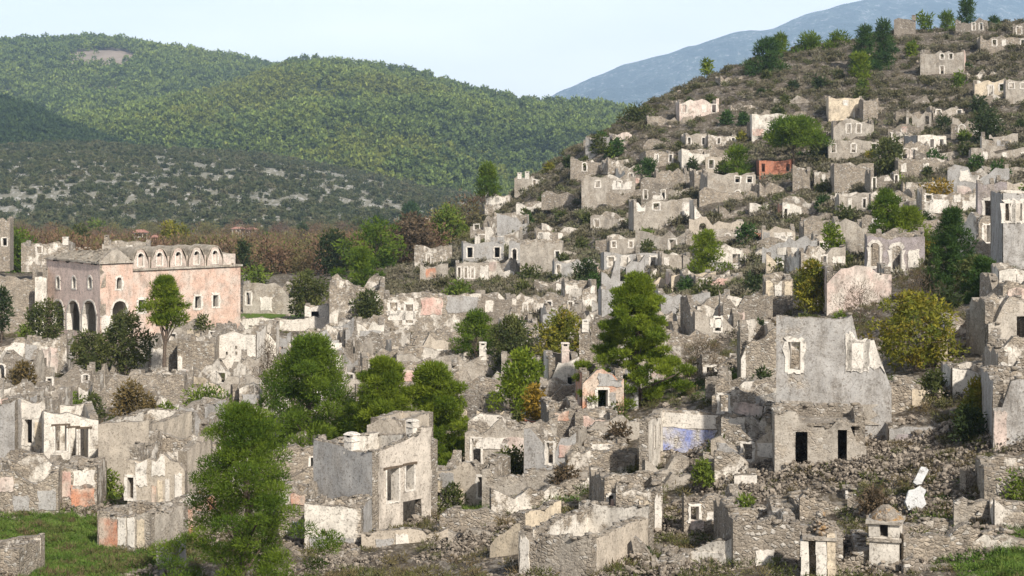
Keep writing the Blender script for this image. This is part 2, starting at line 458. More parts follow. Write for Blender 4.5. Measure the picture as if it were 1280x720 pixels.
k.l(k.mix(gm, soil, grass), b.inputs['Base Color'])
k.l(k.bump(k.math('ADD', n3, sp.outputs[0]), 0.15, 0.8), b.inputs['Normal'])
ground = tag(link('ground', me, None, [m]), 'stony brown ground of the valley and the village hill', kind='structure')

# far hills: each a ridge line (row, distance) over its own base
def hill(name, ridge, base, label, mat, low=0, relief=26, nv=70, step=6, back=0.7, wl=150.0, conv=0.85):
    rp = np.array([r[0] for r in ridge], float); ry = np.array([r[1] + low for r in ridge], float)
    rd = np.array([r[2] for r in ridge], float)
    px = np.arange(rp[0], rp[-1]+1, step)
    ridge_y = np.interp(px, rp, ry); ridge_d = np.interp(px, rp, rd)
    kz = np.ones(5)/5
    ridge_y = np.convolve(np.pad(ridge_y, 2, mode='edge'), kz, 'valid')
    bd, bz = base
    t = np.concatenate([np.linspace(0, 1, nv), 1 + back*np.linspace(0.03, 1, 16)])
    T, Q = np.meshgrid(t, px)
    RD = ridge_d[:, None]; RZ = (HOR-ridge_y[:, None])/FPX*RD
    D = bd + (RD-bd)*T
    s = np.where(T <= 1, 0.62*np.clip(T, 0, 1) + 0.38*np.sin(np.clip(T, 0, 1)*math.pi/2)**conv, 1 - 0.9*(np.clip(T-1, 0, 9)/back)**1.4)
    Z = bz + (RZ-bz)*s
    X = (Q-640)/FPX*D
    w = np.sin(np.clip(T, 0, 1)*math.pi)*(1.25 - np.clip(T, 0, 1))
    rd_ = np.abs(fbm(X/wl + 7, D/wl*0.8, 4))
    Z = Z + relief*w*(0.55*fbm(X/(wl*1.6), D/(wl*1.9), 4) - 1.1*rd_ + 0.2)*2.0
    Z = Z + relief*0.10*fbm(X/(wl*0.12), D/(wl*0.12), 2)*np.minimum(1, T*4)
    me = np_mesh(name, np.stack([X, D, Z], -1).reshape(-1, 3), grid_faces(len(px), len(t)), smooth=True)
    tag(link(name, me, None, [mat]), label, kind='structure')
    return X, D, Z, T

def hill_mat(name, soil_a, soil_b, rock, bush, scale, rock_lo, bush_lo, bump):
    m, t, b, out = nmat(name); k = NT(t)
    pos = k.scale(k.n('NewGeometry').outputs['Position'], (1, 0.35, 1))
    n1 = k.noise(pos, scale, 5, 0.6); n2 = k.noise(pos, scale*6, 6, 0.7); n3 = k.noise(pos, scale*14, 3, 0.7)
    c = k.mix(k.rng(n2, 0.35, 0.65), soil_a, soil_b)
    c = k.mix(k.rng(n3, rock_lo, rock_lo+0.07), c, rock)
    c = k.mix(k.rng(k.math('ADD', k.math('MULTIPLY', n2, 0.6), k.math('MULTIPLY', n1, 0.4)), bush_lo, bush_lo+0.06, 0, 0.9), c, bush)
    k.l(c, b.inputs['Base Color'])
    k.l(k.bump(n2, bump, 0.9), b.inputs['Normal'])
    return m
hm_rock = hill_mat('rocky_slope', (0.17, 0.16, 0.115), (0.28, 0.26, 0.205), (0.42, 0.40, 0.36), (0.07, 0.075, 0.042), 0.026, 0.54, 0.55, 4)
hm_forest = hill_mat('forest_floor', (0.06, 0.075, 0.03), (0.10, 0.10, 0.05), (0.30, 0.25, 0.20), (0.035, 0.055, 0.02), 0.004, 0.66, 0.50, 10)
hm_far = hill_mat('far_mountain', (0.06, 0.08, 0.06), (0.11, 0.12, 0.10), (0.30, 0.295, 0.28), (0.015, 0.028, 0.018), 0.0030, 0.55, 0.47, 60)
hm_back = hill_mat('ridge_soil', (0.24, 0.19, 0.145), (0.33, 0.265, 0.21), (0.42, 0.37, 0.32), (0.09, 0.095, 0.05), 0.004, 0.62, 0.60, 6)
H_ROCK = hill('rocky_hillside', [(-300,190,1500),(0,182,1480),(100,177,1480),(200,184,1490),(330,192,1520),(450,214,1560),(540,234,1560),(600,246,1500),(700,262,1450),(900,280,1400),(1100,292,1300)], (990, -42.5), 'pale rocky hillside dotted with dark bushes above the valley', hm_rock, low=2, relief=13, wl=90)
H_DARK = hill('wooded_foothill', [(-300,108,1900),(-60,114,1880),(0,122,1850),(40,134,1820),(80,152,1800),(120,168,1780),(170,186,1760),(230,205,1740)], (1400, -60), 'dark green wooded foothill at the left edge', hm_forest, low=9, relief=14, wl=130)
H_MID = hill('forested_hill', [(-200,175,2100),(20,164,2150),(75,147,2200),(130,137,2250),(200,120,2350),(270,105,2450),(330,80,2550),(346,75,2560),(390,67,2560),(430,70,2560),(480,77,2560),(520,86,2540),(560,96,2520),(590,107,2500),(612,108,2500),(650,116,2500),(700,119,2480),(740,122,2450),(790,132,2420),(850,150,2400),(950,190,2350),(1100,240,2300)], (1430, -62), 'green pine forested hill with a rocky right shoulder', hm_forest, low=16, relief=62, wl=210, step=5)
H_BACK = hill('forested_ridge', [(-400,70,3400),(-200,56,3350),(-60,47,3300),(0,43,3300),(60,42,3300),(100,40,3300),(135,38,3300),(170,46,3280),(230,53,3250),(280,62,3250),(335,72,3250),(380,85,3250),(450,112,3250),(520,150,3250)], (2200, -40), 'higher forested ridge with a bare pinkish scar at its top', hm_back, low=17, relief=56, wl=240)
H_FAR = hill('blue_mountain', [(560,190,9500),(640,150,9500),(690,120,9500),(720,106,9500),(740,97,9500),(770,85,9500),(800,76,9500),(830,68,9500),(862,58,9500),(900,46,9500),(925,39,9500),(960,37,9500),(1000,20,9500),(1040,9,9500),(1070,2,9500),(1100,-1,9500),(1150,-6,9500),(1250,-12,9500),(1320,-4,9500),(1450,-14,9500),(1600,25,9500)], (6800, -60), 'distant hazy blue mountain behind the village hill', hm_far, relief=230, wl=650, step=5, back=0.35)

# ---- scattered plants and stones (too many to count): points carrying instances of small meshes
def scatter(name, label, pts, sc, protos, kind='stuff', squash=None):
    n = len(pts)
    me = bpy.data.meshes.new(name)
    me.vertices.add(n); me.vertices.foreach_set('co', np.asarray(pts, dtype=np.float32).ravel())
    for an, tp, val in (('sc', 'FLOAT', np.asarray(sc, dtype=np.float32)), ('rz', 'FLOAT', (RNG.random(n)*6.283).astype(np.float32)), ('rx', 'FLOAT', (RNG.random(n)*(0.3 if squash is None else squash)).astype(np.float32)), ('idx', 'INT', RNG.integers(0, len(protos), n).astype(np.int32))):
        at_ = me.attributes.new(an, tp, 'POINT'); at_.data.foreach_set('value', val)
    me.update()
    o = link(name, me)
    tag(o, label, kind=kind)
    pc = bpy.data.collections.new(name + '_kinds')
    for i, pm in enumerate(protos):
        pc.objects.link(bpy.data.objects.new('%s_kind_%02d' % (name, i), pm))
    g = bpy.data.node_groups.new(name + '_nodes', 'GeometryNodeTree')
    g.interface.new_socket('Geometry', in_out='INPUT', socket_type='NodeSocketGeometry')
    g.interface.new_socket('Geometry', in_out='OUTPUT', socket_type='NodeSocketGeometry')
    N = g.nodes.new; L = g.links.new
    gi = N('NodeGroupInput'); go = N('NodeGroupOutput')
    ci = N('GeometryNodeCollectionInfo'); ci.inputs[0].default_value = pc; ci.inputs[1].default_value = True; ci.inputs[2].default_value = True
    ip = N('GeometryNodeInstanceOnPoints'); ip.inputs['Pick Instance'].default_value = True
    def named(nm, tp):
        q = N('GeometryNodeInputNamedAttribute'); q.data_type = tp; q.inputs[0].default_value = nm; return q.outputs[0]
    cx = N('ShaderNodeCombineXYZ'); L(named('rx', 'FLOAT'), cx.inputs[0]); L(named('rz', 'FLOAT'), cx.inputs[2])
    L(gi.outputs[0], ip.inputs['Points']); L(ci.outputs[0], ip.inputs['Instance']); L(named('idx', 'INT'), ip.inputs['Instance Index'])
    L(cx.outputs[0], ip.inputs['Rotation']); L(named('sc', 'FLOAT'), ip.inputs['Scale']); L(ip.outputs[0], go.inputs[0])
    md = o.modifiers.new('scatter', 'NODES'); md.node_group = g
    return o

def leaf_tris(c, d, ln, wd):
    """one thin triangle per leaf"""
    n = len(c)
    r = RNG.normal(size=(n, 3)); s = np.cross(d, r); s /= np.linalg.norm(s, axis=1, keepdims=True) + 1e-9
    V = np.empty((n, 3, 3))
    V[:, 0] = c - s*wd[:, None]*0.5; V[:, 1] = c + s*wd[:, None]*0.5; V[:, 2] = c + d*ln[:, None]
    return V.reshape(-1, 3), np.arange(3*n).reshape(-1, 3)
def unit(n):
    v = RNG.normal(size=(n, 3)); return v/np.linalg.norm(v, axis=1, keepdims=True)
def bush_mesh(name, mat, n=90, leaf=0.4, lobes=4, tall=0.8, wid=0.22):
    """a unit bush about 1 m across sitting on the ground"""
    lc = np.stack([RNG.uniform(-0.3, 0.3, lobes), RNG.uniform(-0.3, 0.3, lobes), RNG.uniform(0.15, 0.5, lobes)*tall], 1)
    w = RNG.integers(0, lobes, n); u = unit(n)
    c = lc[w] + u*RNG.uniform(0.12, 0.30, (n, 1))*np.array([1, 1, tall])
    d = u*0.8 + unit(n)*0.5 + np.array([0, 0, 0.3]); d /= np.linalg.norm(d, axis=1, keepdims=True)
    V, F = leaf_tris(c, d, leaf*RNG.uniform(0.5, 1.2, n), wid*RNG.uniform(0.6, 1.4, n))
    V[:, 2] = np.maximum(V[:, 2], -0.05)
    me = np_mesh(name, V, F, tint=np.clip(RNG.random(lobes)[w]*0.6 + RNG.random(n)*0.4, 0, 1))
    me.materials.append(mat)
    return me
def tree_lump(name, mat, n=90, tall=1.5):
    """a far-off tree crown, one unit wide"""
    u = unit(n); u[:, 2] = np.abs(u[:, 2])*1.1 - 0.15
    t = (u[:, 2:3]+0.2)
    c = u*np.array([0.36, 0.36, 0.42*tall]) + np.array([0, 0, 0.42*tall])
    c += RNG.normal(size=(n, 3))*0.05
    d = u + unit(n)*0.5; d /= np.linalg.norm(d, axis=1, keepdims=True)
    V, F = leaf_tris(c, d, RNG.uniform(0.13, 0.27, n), RNG.uniform(0.12, 0.24, n))
    me = np_mesh(name, V, F, tint=np.clip(RNG.random(n), 0, 1)); me.materials.append(mat)
    return me
def stone_mesh(name, mat, flat=0.7):
    import bmesh
    bm = bmesh.new(); bmesh.ops.create_icosphere(bm, subdivisions=1, radius=0.5)
    for v in bm.verts: v.co = v.co*random.uniform(0.62, 1.3)
    for v in bm.verts: v.co = Vector([max(-0.42, min(0.42, q)) for q in v.co])
    for v in bm.verts: v.co.z *= flat; v.co.x *= 1.2
    me = bpy.data.meshes.new(name); bm.to_mesh(me); bm.free(); me.materials.append(mat)
    return me

def pick(X, D, Z, T, n, dens):
    """n random points on a hill sheet where dens(px, t, X, D) allows"""
    nu, nv = X.shape
    out = []; need = n
    i = RNG.uniform(0, nu-1.001, n*5); 
    # denser with nearness to the eye in picture area: uniform in plan area approx by D weight
    j = RNG.uniform(0, nv-1.001, n*5)
    i0 = i.astype(int); j0 = j.astype(int); fi = i-i0; fj = j-j0
    bl = lambda A: (A[i0, j0]*(1-fi)+A[i0+1, j0]*fi)*(1-fj) + (A[i0, j0+1]*(1-fi)+A[i0+1, j0+1]*fi)*fj
    x, d, z, t = bl(X), bl(D), bl(Z), bl(T)
    px = 640 + FPX*x/d; py = HOR - FPX*z/d
    ok = (RNG.random(len(x)) < dens(px, py, t, x, d)) & (px > -60) & (px < 1340) & (t < 1.12)
    k = np.nonzero(ok)[0][:n]
    return np.stack([x[k], d[k], z[k]], 1)

fm = inst_leaf_mat('forest_leaf', [(0.055, 0.085, 0.024), (0.095, 0.132, 0.032), (0.145, 0.185, 0.038), (0.20, 0.23, 0.048)], zscale=0.006, zmix=0.62)
fprot = [tree_lump('far_tree', fm, 90, tl) for tl in (1.1, 1.3, 1.5, 1.2, 1.7)]
def gap(x, d, s=90, lo=0.0): return fbm(x/s + 31, d/s, 3)
pt = pick(*H_MID, 30000, lambda px, py, t, x, d: np.where((px > 640) & (py < 142 - (px-700)*0.02) & (py > 60), 0.25, np.where(gap(x, d) > 0.17, 0.35, 1.0)))
fy = inst_leaf_mat('lit_forest_leaf', [(0.11, 0.135, 0.026), (0.16, 0.185, 0.034), (0.20, 0.21, 0.04)])
yprot = [tree_lump('lit_tree', fy, 90, tl) for tl in (1.1, 1.3, 1.5)]
hx = HOR - FPX*pt[:, 2]/pt[:, 1]; hp = 640 + FPX*pt[:, 0]/pt[:, 1]
lit_pick = (fbm(pt[:, 0]/170 + 3, pt[:, 1]/240, 3) + 0.16*np.exp(-((hx - 128 + (hp-330)*0.03)/26)**2) - 0.03 + RNG.normal(size=len(pt))*0.05) > 0.06  # noise stands plus a band painting in the sunlit strip between cloud shadows
scatter('forest', 'dark green pine forest covering the middle hill', pt[~lit_pick], 5 + 9.5*RNG.random(int((~lit_pick).sum()))**1.6, fprot)
scatter('lit_forest', 'lighter yellow green pines in stands and a painted sunlit band on the middle hill', pt[lit_pick], 5 + 8*RNG.random(int(lit_pick.sum()))**1.4, yprot)
pt = pick(*H_BACK, 14000, lambda px, py, t, x, d: np.where((((px-128)/48)**2 + ((py-76)/13)**2 < 1) | (((px-110)/44)**2 + ((py-122)/7)**2 < 1), np.where(gap(x, d, 30) > 0.08, 0.15, 0.0), np.where(gap(x, d, 120) > 0.17, 0.4, 1.0)))
scatter('ridge_forest', 'hazy green forest covering the higher back ridge', pt, 8 + 10*RNG.random(len(pt))**1.6, fprot)
pt = pick(*H_DARK, 6000, lambda px, py, t, x, d: np.ones_like(px))
fmd = inst_leaf_mat('foothill_leaf', [(0.022, 0.040, 0.015), (0.035, 0.058, 0.018), (0.055, 0.08, 0.022)])
scatter('foothill_forest', 'dark pine wood on the foothill at the left', pt, RNG.uniform(5, 10, len(pt)), [tree_lump('foothill_tree', fmd, 90, tl) for tl in (1.2, 1.5)])
bmr = inst_leaf_mat('maquis_leaf', [(0.045, 0.058, 0.026), (0.068, 0.080, 0.034), (0.10, 0.104, 0.048), (0.16, 0.14, 0.085)])
bprot = [bush_mesh('maquis_bush', bmr, 130, 0.22, 5, 0.8, 0.18) for _ in range(3)]
pt = pick(*H_ROCK, 9000, lambda px, py, t, x, d: np.clip(0.52 - 1.1*gap(x, d, 60) - 1.3*fbm(x/14, d/22, 3), 0.03, 1))
scatter('maquis', 'dark maquis bushes dotting the pale rocky hillside', pt, RNG.uniform(2.2, 6.5, len(pt)), bprot)
# ------------------------------------------------------------------ ruins
STONES = [stone_mesh('stone', MATS['stone'], f) for f in (0.6, 0.75, 0.9, 0.7)]
_STV = [np.array([v.co[:] for v in s.vertices]) for s in STONES]
_STF = [np.array([p.vertices[:] for p in s.polygons]) for s in STONES]

def rel(u, v, s=0.0):
    return 0.5*math.sin(3.1*u+1.7*v+s) + 0.5*math.sin(2.3*v-4.3*u+2*s+1.0)

class Wall:
    """one free-standing masonry wall from p0 to p1 (plan, seen from its outer side left to right), with real openings"""
    def __init__(s, p0, p1, t, z0, top, ops=(), amp=0.03, step=0.5, vstep=0.7, seed=0.0):
        s.p0 = Vector((p0[0], p0[1])); d = Vector((p1[0]-p0[0], p1[1]-p0[1])); s.L = d.length; s.d = d/s.L
        s.n = Vector((s.d.y, -s.d.x)); s.t = t; s.z0 = z0; s.top = top; s.ops = list(ops); s.amp = amp; s.step = step; s.vstep = vstep; s.seed = seed
    def pt(s, u, v, side, j=True):
        off = 0.0
        if j: off = s.amp*rel(u, v, s.seed + (3 if side else 0))
        w = off if side == 0 else -s.t - off
        q = s.p0 + s.d*u + s.n*w
        return (q.x, q.y, v)
    def geo(s, acc, mf=0, mb=1, me=2, ends=(True, True)):
        br = {0.0, s.L}
        for o in s.ops:
            u0, u1 = o[0], o[1]
            br.update((u0, u1))
            if len(o) > 4 and o[4]:
                for q in (0.08, 0.25, 0.5, 0.75, 0.92): br.add(u0 + (u1-u0)*q)
        br = sorted(x for x in br if -1e-6 <= x <= s.L+1e-6)
        us = [br[0]]
        for b in br[1:]:
            a = us[-1]
            if b - a < 1e-4: continue
            k = max(1, int(round((b-a)/s.step)))
            for i in range(1, k+1): us.append(a + (b-a)*i/k)
        def hi(o, u):
            if len(o) > 4 and o[4]:
                c = (o[0]+o[1])/2; r = (o[1]-o[0])/2
                rise = o[4]
                return o[3] - rise + rise*math.sqrt(max(0.0, 1-((u-c)/r)**2))
            return o[3]
        cols = []
        for ua, ub in zip(us, us[1:]):
            um = (ua+ub)/2; ta = s.top(ua+1e-5); tb = s.top(ub-1e-5)
            os_ = sorted([o for o in s.ops if o[0] < um < o[1]], key=lambda o: o[2])
            cur = (s.z0, s.z0); pcs = []
            for o in os_:
                lo = o[2]
                if lo > cur[0] + 1e-3: pcs.append((cur[0], cur[1], min(lo, max(ta, cur[0]+.01)), min(lo, max(tb, cur[1]+.01))))
                cur = (hi(o, ua), hi(o, ub))
            if ta > cur[0]+0.02 and tb > cur[1]+0.02: pcs.append((cur[0], cur[1], ta, tb))
            cols.append(pcs)
        for (ua, ub), pcs in zip(zip(us, us[1:]), cols):
            for la, lb, ha, hb in pcs:
                rows = [(la, lb)]
                g = math.floor(max(la, lb)/s.vstep)*s.vstep + s.vstep
                while g < min(ha, hb) - 0.05:
                    if g > max(la, lb) + 0.05: rows.append((g, g))
                    g += s.vstep
                rows.append((ha, hb))
                for (a0, b0), (a1, b1) in zip(rows, rows[1:]):
                    acc.poly([s.pt(ua, a0, 0), s.pt(ub, b0, 0), s.pt(ub, b1, 0), s.pt(ua, a1, 0)], mf)
                    acc.poly([s.pt(ub, b0, 1), s.pt(ua, a0, 1), s.pt(ua, a1, 1), s.pt(ub, b1, 1)], mb)
                acc.poly([s.pt(ua, ha, 0), s.pt(ub, hb, 0), s.pt(ub, hb, 1), s.pt(ua, ha, 1)], me)
                if la > s.z0 + 0.01:
                    acc.poly([s.pt(ua, la, 1), s.pt(ub, lb, 1), s.pt(ub, lb, 0), s.pt(ua, la, 0)], me)
        def iv(i, right):
            if i < 0 or i >= len(cols): return []
            return [((p[1], p[3]) if right else (p[0], p[2])) for p in cols[i]]
        for i, u in enumerate(us):
            A = iv(i-1, True); B = iv(i, False)
            if i == 0 and not ends[0]: continue
            if i == len(us)-1 and not ends[1]: continue
            e = sorted({round(x, 4) for p in A+B for x in p})
            for a, b in zip(e, e[1:]):
                if b-a < 0.015: continue
                mid = (a+b)/2
                ia = any(p[0] < mid < p[1] for p in A); ib = any(p[0] < mid < p[1] for p in B)
                if ia and not ib: acc.poly([s.pt(u, a, 0), s.pt(u, a, 1), s.pt(u, b, 1), s.pt(u, b, 0)], me)
                elif ib and not ia: acc.poly([s.pt(u, a, 1), s.pt(u, a, 0), s.pt(u, b, 0), s.pt(u, b, 1)], me)

def surround(w, o, acc, bw=0.16, m=0, arch=0):
    """plastered frame round an opening with its reveals"""
    u0, u1, v0, v1 = o[:4]
    e = 0.05
    def P(u, v, off): 
        q = w.p0 + w.d*u + w.n*off
        return (q.x, q.y, v)
    jj = lambda: random.uniform(-0.05, 0.06)*min(1, bw/0.14)
    door = v0 <= 0.25
    ins = min(0.12, (u1-u0)*0.14)
    n = 4
    sp = v1 - (o[4] if len(o) > 4 and o[4] else 0)
    # jambs
    for side in (0, 1):
        vs = [v0 - (0 if door else bw*0.5) + (sp - v0 + (0 if door else bw*0.5))*i/n for i in range(n+1)]
        uo = [(u0 - bw*random.uniform(.5, 1.3)) if side == 0 else (u1 + bw*random.uniform(.5, 1.3)) for _ in vs]
        ui = u0 + 0.02 if side == 0 else u1 - 0.02
        ur = u0 + ins if side == 0 else u1 - ins
        for i in range(n):
            q = [P(uo[i], vs[i], e), P(ui, vs[i], e), P(ui, vs[i+1], e), P(uo[i+1], vs[i+1], e)]
            acc.poly(q if side == 0 else q[::-1], m)
            q = [P(ui, vs[i], e), P(ur, vs[i], -w.t*0.95), P(ur, vs[i+1], -w.t*0.95), P(ui, vs[i+1], e)]
            acc.poly(q if side == 0 else q[::-1], m)
            q = [P(uo[i], vs[i], -0.05), P(uo[i], vs[i], e), P(uo[i+1], vs[i+1], e), P(uo[i+1], vs[i+1], -0.05)]
            acc.poly(q if side == 0 else q[::-1], m)
    # head
    k = 6
    arc = len(o) > 4 and o[4]
    c = (u0+u1)/2; r = (u1-u0)/2
    us = [u0 + (u1-u0)*i/k for i in range(k+1)]
    hv = [sp + (arc*math.sqrt(max(0, 1-((u-c)/r)**2)) if arc else 0) - 0.02 for u in us]
    ov = [h + bw*random.uniform(.5, 1.2) for h in hv]
    uo = [u + (u-c)*(bw/r)*0.9 for u in us]
    for i in range(k):
        acc.poly([P(us[i], hv[i], e), P(us[i+1], hv[i+1], e), P(uo[i+1], ov[i+1], e), P(uo[i], ov[i], e)], m)
        acc.poly([P(uo[i], ov[i], e), P(uo[i+1], ov[i+1], e), P(uo[i+1], ov[i+1], -0.05), P(uo[i], ov[i], -0.05)], m)
        acc.poly([P(us[i], hv[i], e), P(us[i], hv[i], -w.t*.9), P(us[i+1], hv[i+1], -w.t*.9), P(us[i+1], hv[i+1], e)][::-1], m)
    if not door:
        sv = [v0 - bw*random.uniform(.3, .9) for _ in us]
        for i in range(k):
            acc.poly([P(us[i], sv[i], e), P(us[i+1], sv[i+1], e), P(us[i+1], v0+0.02, e), P(us[i], v0+0.02, e)], m)
            acc.poly([P(us[i], v0+0.02, e), P(us[i+1], v0+0.02, e), P(us[i+1], v0+0.02, -w.t*.9), P(us[i], v0+0.02, -w.t*.9)], m)

def patch(w, u0, u1, v0, v1, acc, m=0, off=0.045, seed=0):
    """a ragged sheet of old plaster still clinging to the masonry"""
    rr = random.Random(seed)
    per = []
    for (a, b), n in ((((u0, v0), (u1, v0)), 5), (((u1, v0), (u1, v1)), 4), (((u1, v1), (u0, v1)), 5), (((u0, v1), (u0, v0)), 4)):
        for i in range(n):
            f = i/n; per.append((a[0]+(b[0]-a[0])*f, a[1]+(b[1]-a[1])*f))
    du, dv = (u1-u0), (v1-v0); cu, cv = (u0+u1)/2, (v0+v1)/2
    per = [(u + (cu-u)*rr.uniform(0, .22), v + (cv-v)*rr.uniform(0, .25)) for u, v in per]
    per = [(min(max(u, 0.02), w.L-0.02), min(v, w.top(min(max(u, 0.02), w.L-0.02))-0.03)) for u, v in per]
    def P(u, v, o):
        q = w.p0 + w.d*u + w.n*o
        return (q.x, q.y, v)
    c = P(cu, cv, off)
    n = len(per)
    for i in range(n):
        a, b = per[i], per[(i+1) % n]
        acc.poly([P(*a, off), P(*b, off), c], m)
        acc.poly([P(*a, -0.05), P(*b, -0.05), P(*b, off), P(*a, off)], m)

def coping(ws, name, parent, smin, smax, dens=2.2, mats=('stone',), every=1.0):
    V = []; F = []; b = 0
    for w in ws:
        n = int(w.L*dens)
        for _ in range(n):
            u = random.uniform(0.05, w.L-0.05)
            if any(o[0]-0.1 < u < o[1]+0.1 and o[3] > w.top(u)-0.1 for o in w.ops): continue
            s = random.uniform(smin, smax)*random.choice((0.5, 0.7, 1, 1.25))
            q = w.p0 + w.d*u - w.n*random.uniform(0.05, w.t-0.05)
            k = random.randrange(4); a = random.uniform(0, 6.28)
            M = np.array([[math.cos(a), -math.sin(a), 0], [math.sin(a), math.cos(a), 0], [0, 0, 1]])
            V.append((_STV[k]*s*np.array([1.25, 1.0, 0.62])) @ M.T + np.array([q.x, q.y, w.top(u) + s*0.02])); F.append(_STF[k] + b); b += len(_STV[k])
    if not V: return None
    me = np_mesh(name, np.concatenate(V), np.concatenate(F))
    o = link(name, me, parent, [MATS[x] for x in mats])
    o['kind'] = 'stuff'
    return o

def chimney(parent, x, y, z, w, h, mat, cap='slab', name='chimney'):
    a = Acc()
    a.box(x-w/2, x+w/2, y-w/2, y+w/2, z-0.3, z+h, 0, taper=0.03*w, j=0.02)
    hh = h*0.18
    a.box(x-w*.54, x+w*.54, y-w*.54, y+w*.54, z+h*0.62, z+h*0.62+hh*0.35, 0, j=0.01)
    c = a.build(name, [MATS[mat]], parent)
    b = Acc()
    for sx in (-1, 1):
        b.box(x+sx*w*.36-w*.12, x+sx*w*.36+w*.12, y-w*.48, y+w*.48, z+h-0.02, z+h+hh, 0)
    b.box(x-w*.55, x+w*.55, y-w*.55, y+w*.55, z+h+hh, z+h+hh*1.5, 0, taper=0.03)
    if cap == 'dome':
        b.box(x-w*.5, x+w*.5, y-w*.5, y+w*.5, z+h+hh*1.5, z+h+hh*2.3, 0, taper=w*.2)
    b.build('chimney_cap', [MATS[mat]], c)
    # near-black blocks filling the flue openings
    d = Acc()
    d.box(x-w*.2, x+w*.2, y-w*.40, y+w*.40, z+h-0.01, z+h+hh*0.96, 0)
    d.build('flue', [MATS['near_black']], c)
    return c

_seed = [0]
LAND = []      # named ruins and trees that others can be found by
USED = set()
def short(label):
    w = label.split(); cut = len(w)
    for i, q in enumerate(w):
        if i >= 2 and q in ('with', 'behind', 'beside', 'in', 'on', 'of', 'under', 'above', 'below', 'at', 'near', 'left', 'right', 'against', 'among', 'running', 'standing', 'rising', 'to', 'from', 'attached', 'directly', 'adjoining', 'just', 'between', 'next', 'facing', 'through', 'seen', 'hanging', 'smothering', 'growing', 'half', 'around', 'peeping', 'alone', 'hidden', 'by', 'beyond', 'before', 'sloping', 'lying', 'continuing', 'over', 'high', 'far', 'out'):
            cut = i; break
    if w[0] == 'lone' or cut < 3: cut = min(len(w), 8)
    return ' '.join(w[:min(cut, 8)])
def place_label(what, px, py):
    sh = {}
    for x, y, l in LAND: sh.setdefault(short(l), []).append((x, y))
    near = sorted(((abs(px-v[0][0]) + 1.3*abs(py-v[0][1]), k, v[0]) for k, v in sh.items() if len(v) == 1))
    for d, k, (x, y) in near[:14]:
        dx, dy = px-x, py-y
        if abs(dx) > 1.2*abs(dy): r = 'left of' if dx < 0 else 'right of'
        else: r = 'above' if dy < 0 else 'below'
        for adv in ('just ', 'a little way ') if d < 60 else ('a little way ',):
            t = '%s %s%s the %s' % (what, adv, r, k)
            if t not in USED and len(t.split()) <= 16:
                USED.add(t); return t
    return what + ' among other ruins'
LOOK = {'stone': 'grey stone', 'stone_dark': 'dark stone', 'rough': 'weathered', 'patchwhite': 'white patched', 'grey': 'grey plastered', 'white': 'whitewashed', 'beige': 'beige', 'leaf_dark': 'dark green', 'leaf_olive': 'olive', 'needles_dark': 'deep green', 'leaf_lime': 'lime green', 'leaf_yellow': 'yellowish', 'leaf_rust': 'rusty brown', 'leaf_brown': 'brown'}
FOOT = []      # footprints, to keep scrub off
def ops_from(pattern, L, h, floors, ww=None, wh=None):
    """openings from a pattern string: w window, d door, a arched window, A arched door, n blocked niche, . none"""
    out = []
    rows = [pattern] if isinstance(pattern, str) else list(pattern)
    fh = h/len(rows)
    for r, row in enumerate(rows):
        n = len(row)
        for i, ch in enumerate(row):
            if ch == '.': continue
            c = L*(i+0.5)/n
            w = ww or min(1.0, L/n*0.42)
            if ch in 'wan':
                v0 = r*fh + fh*0.30; v1 = v0 + min(wh or 1.55, fh*0.48)
            else:
                v0 = r*fh + (0.0 if r == 0 else 0.05); v1 = v0 + min(2.0, fh*0.68)
            if ch in 'dA' and r == 0: v0 = -0.3
            out.append([c-w/2, c+w/2, v0, v1, (w/2 if ch in 'aA' else 0), ch])
    return out

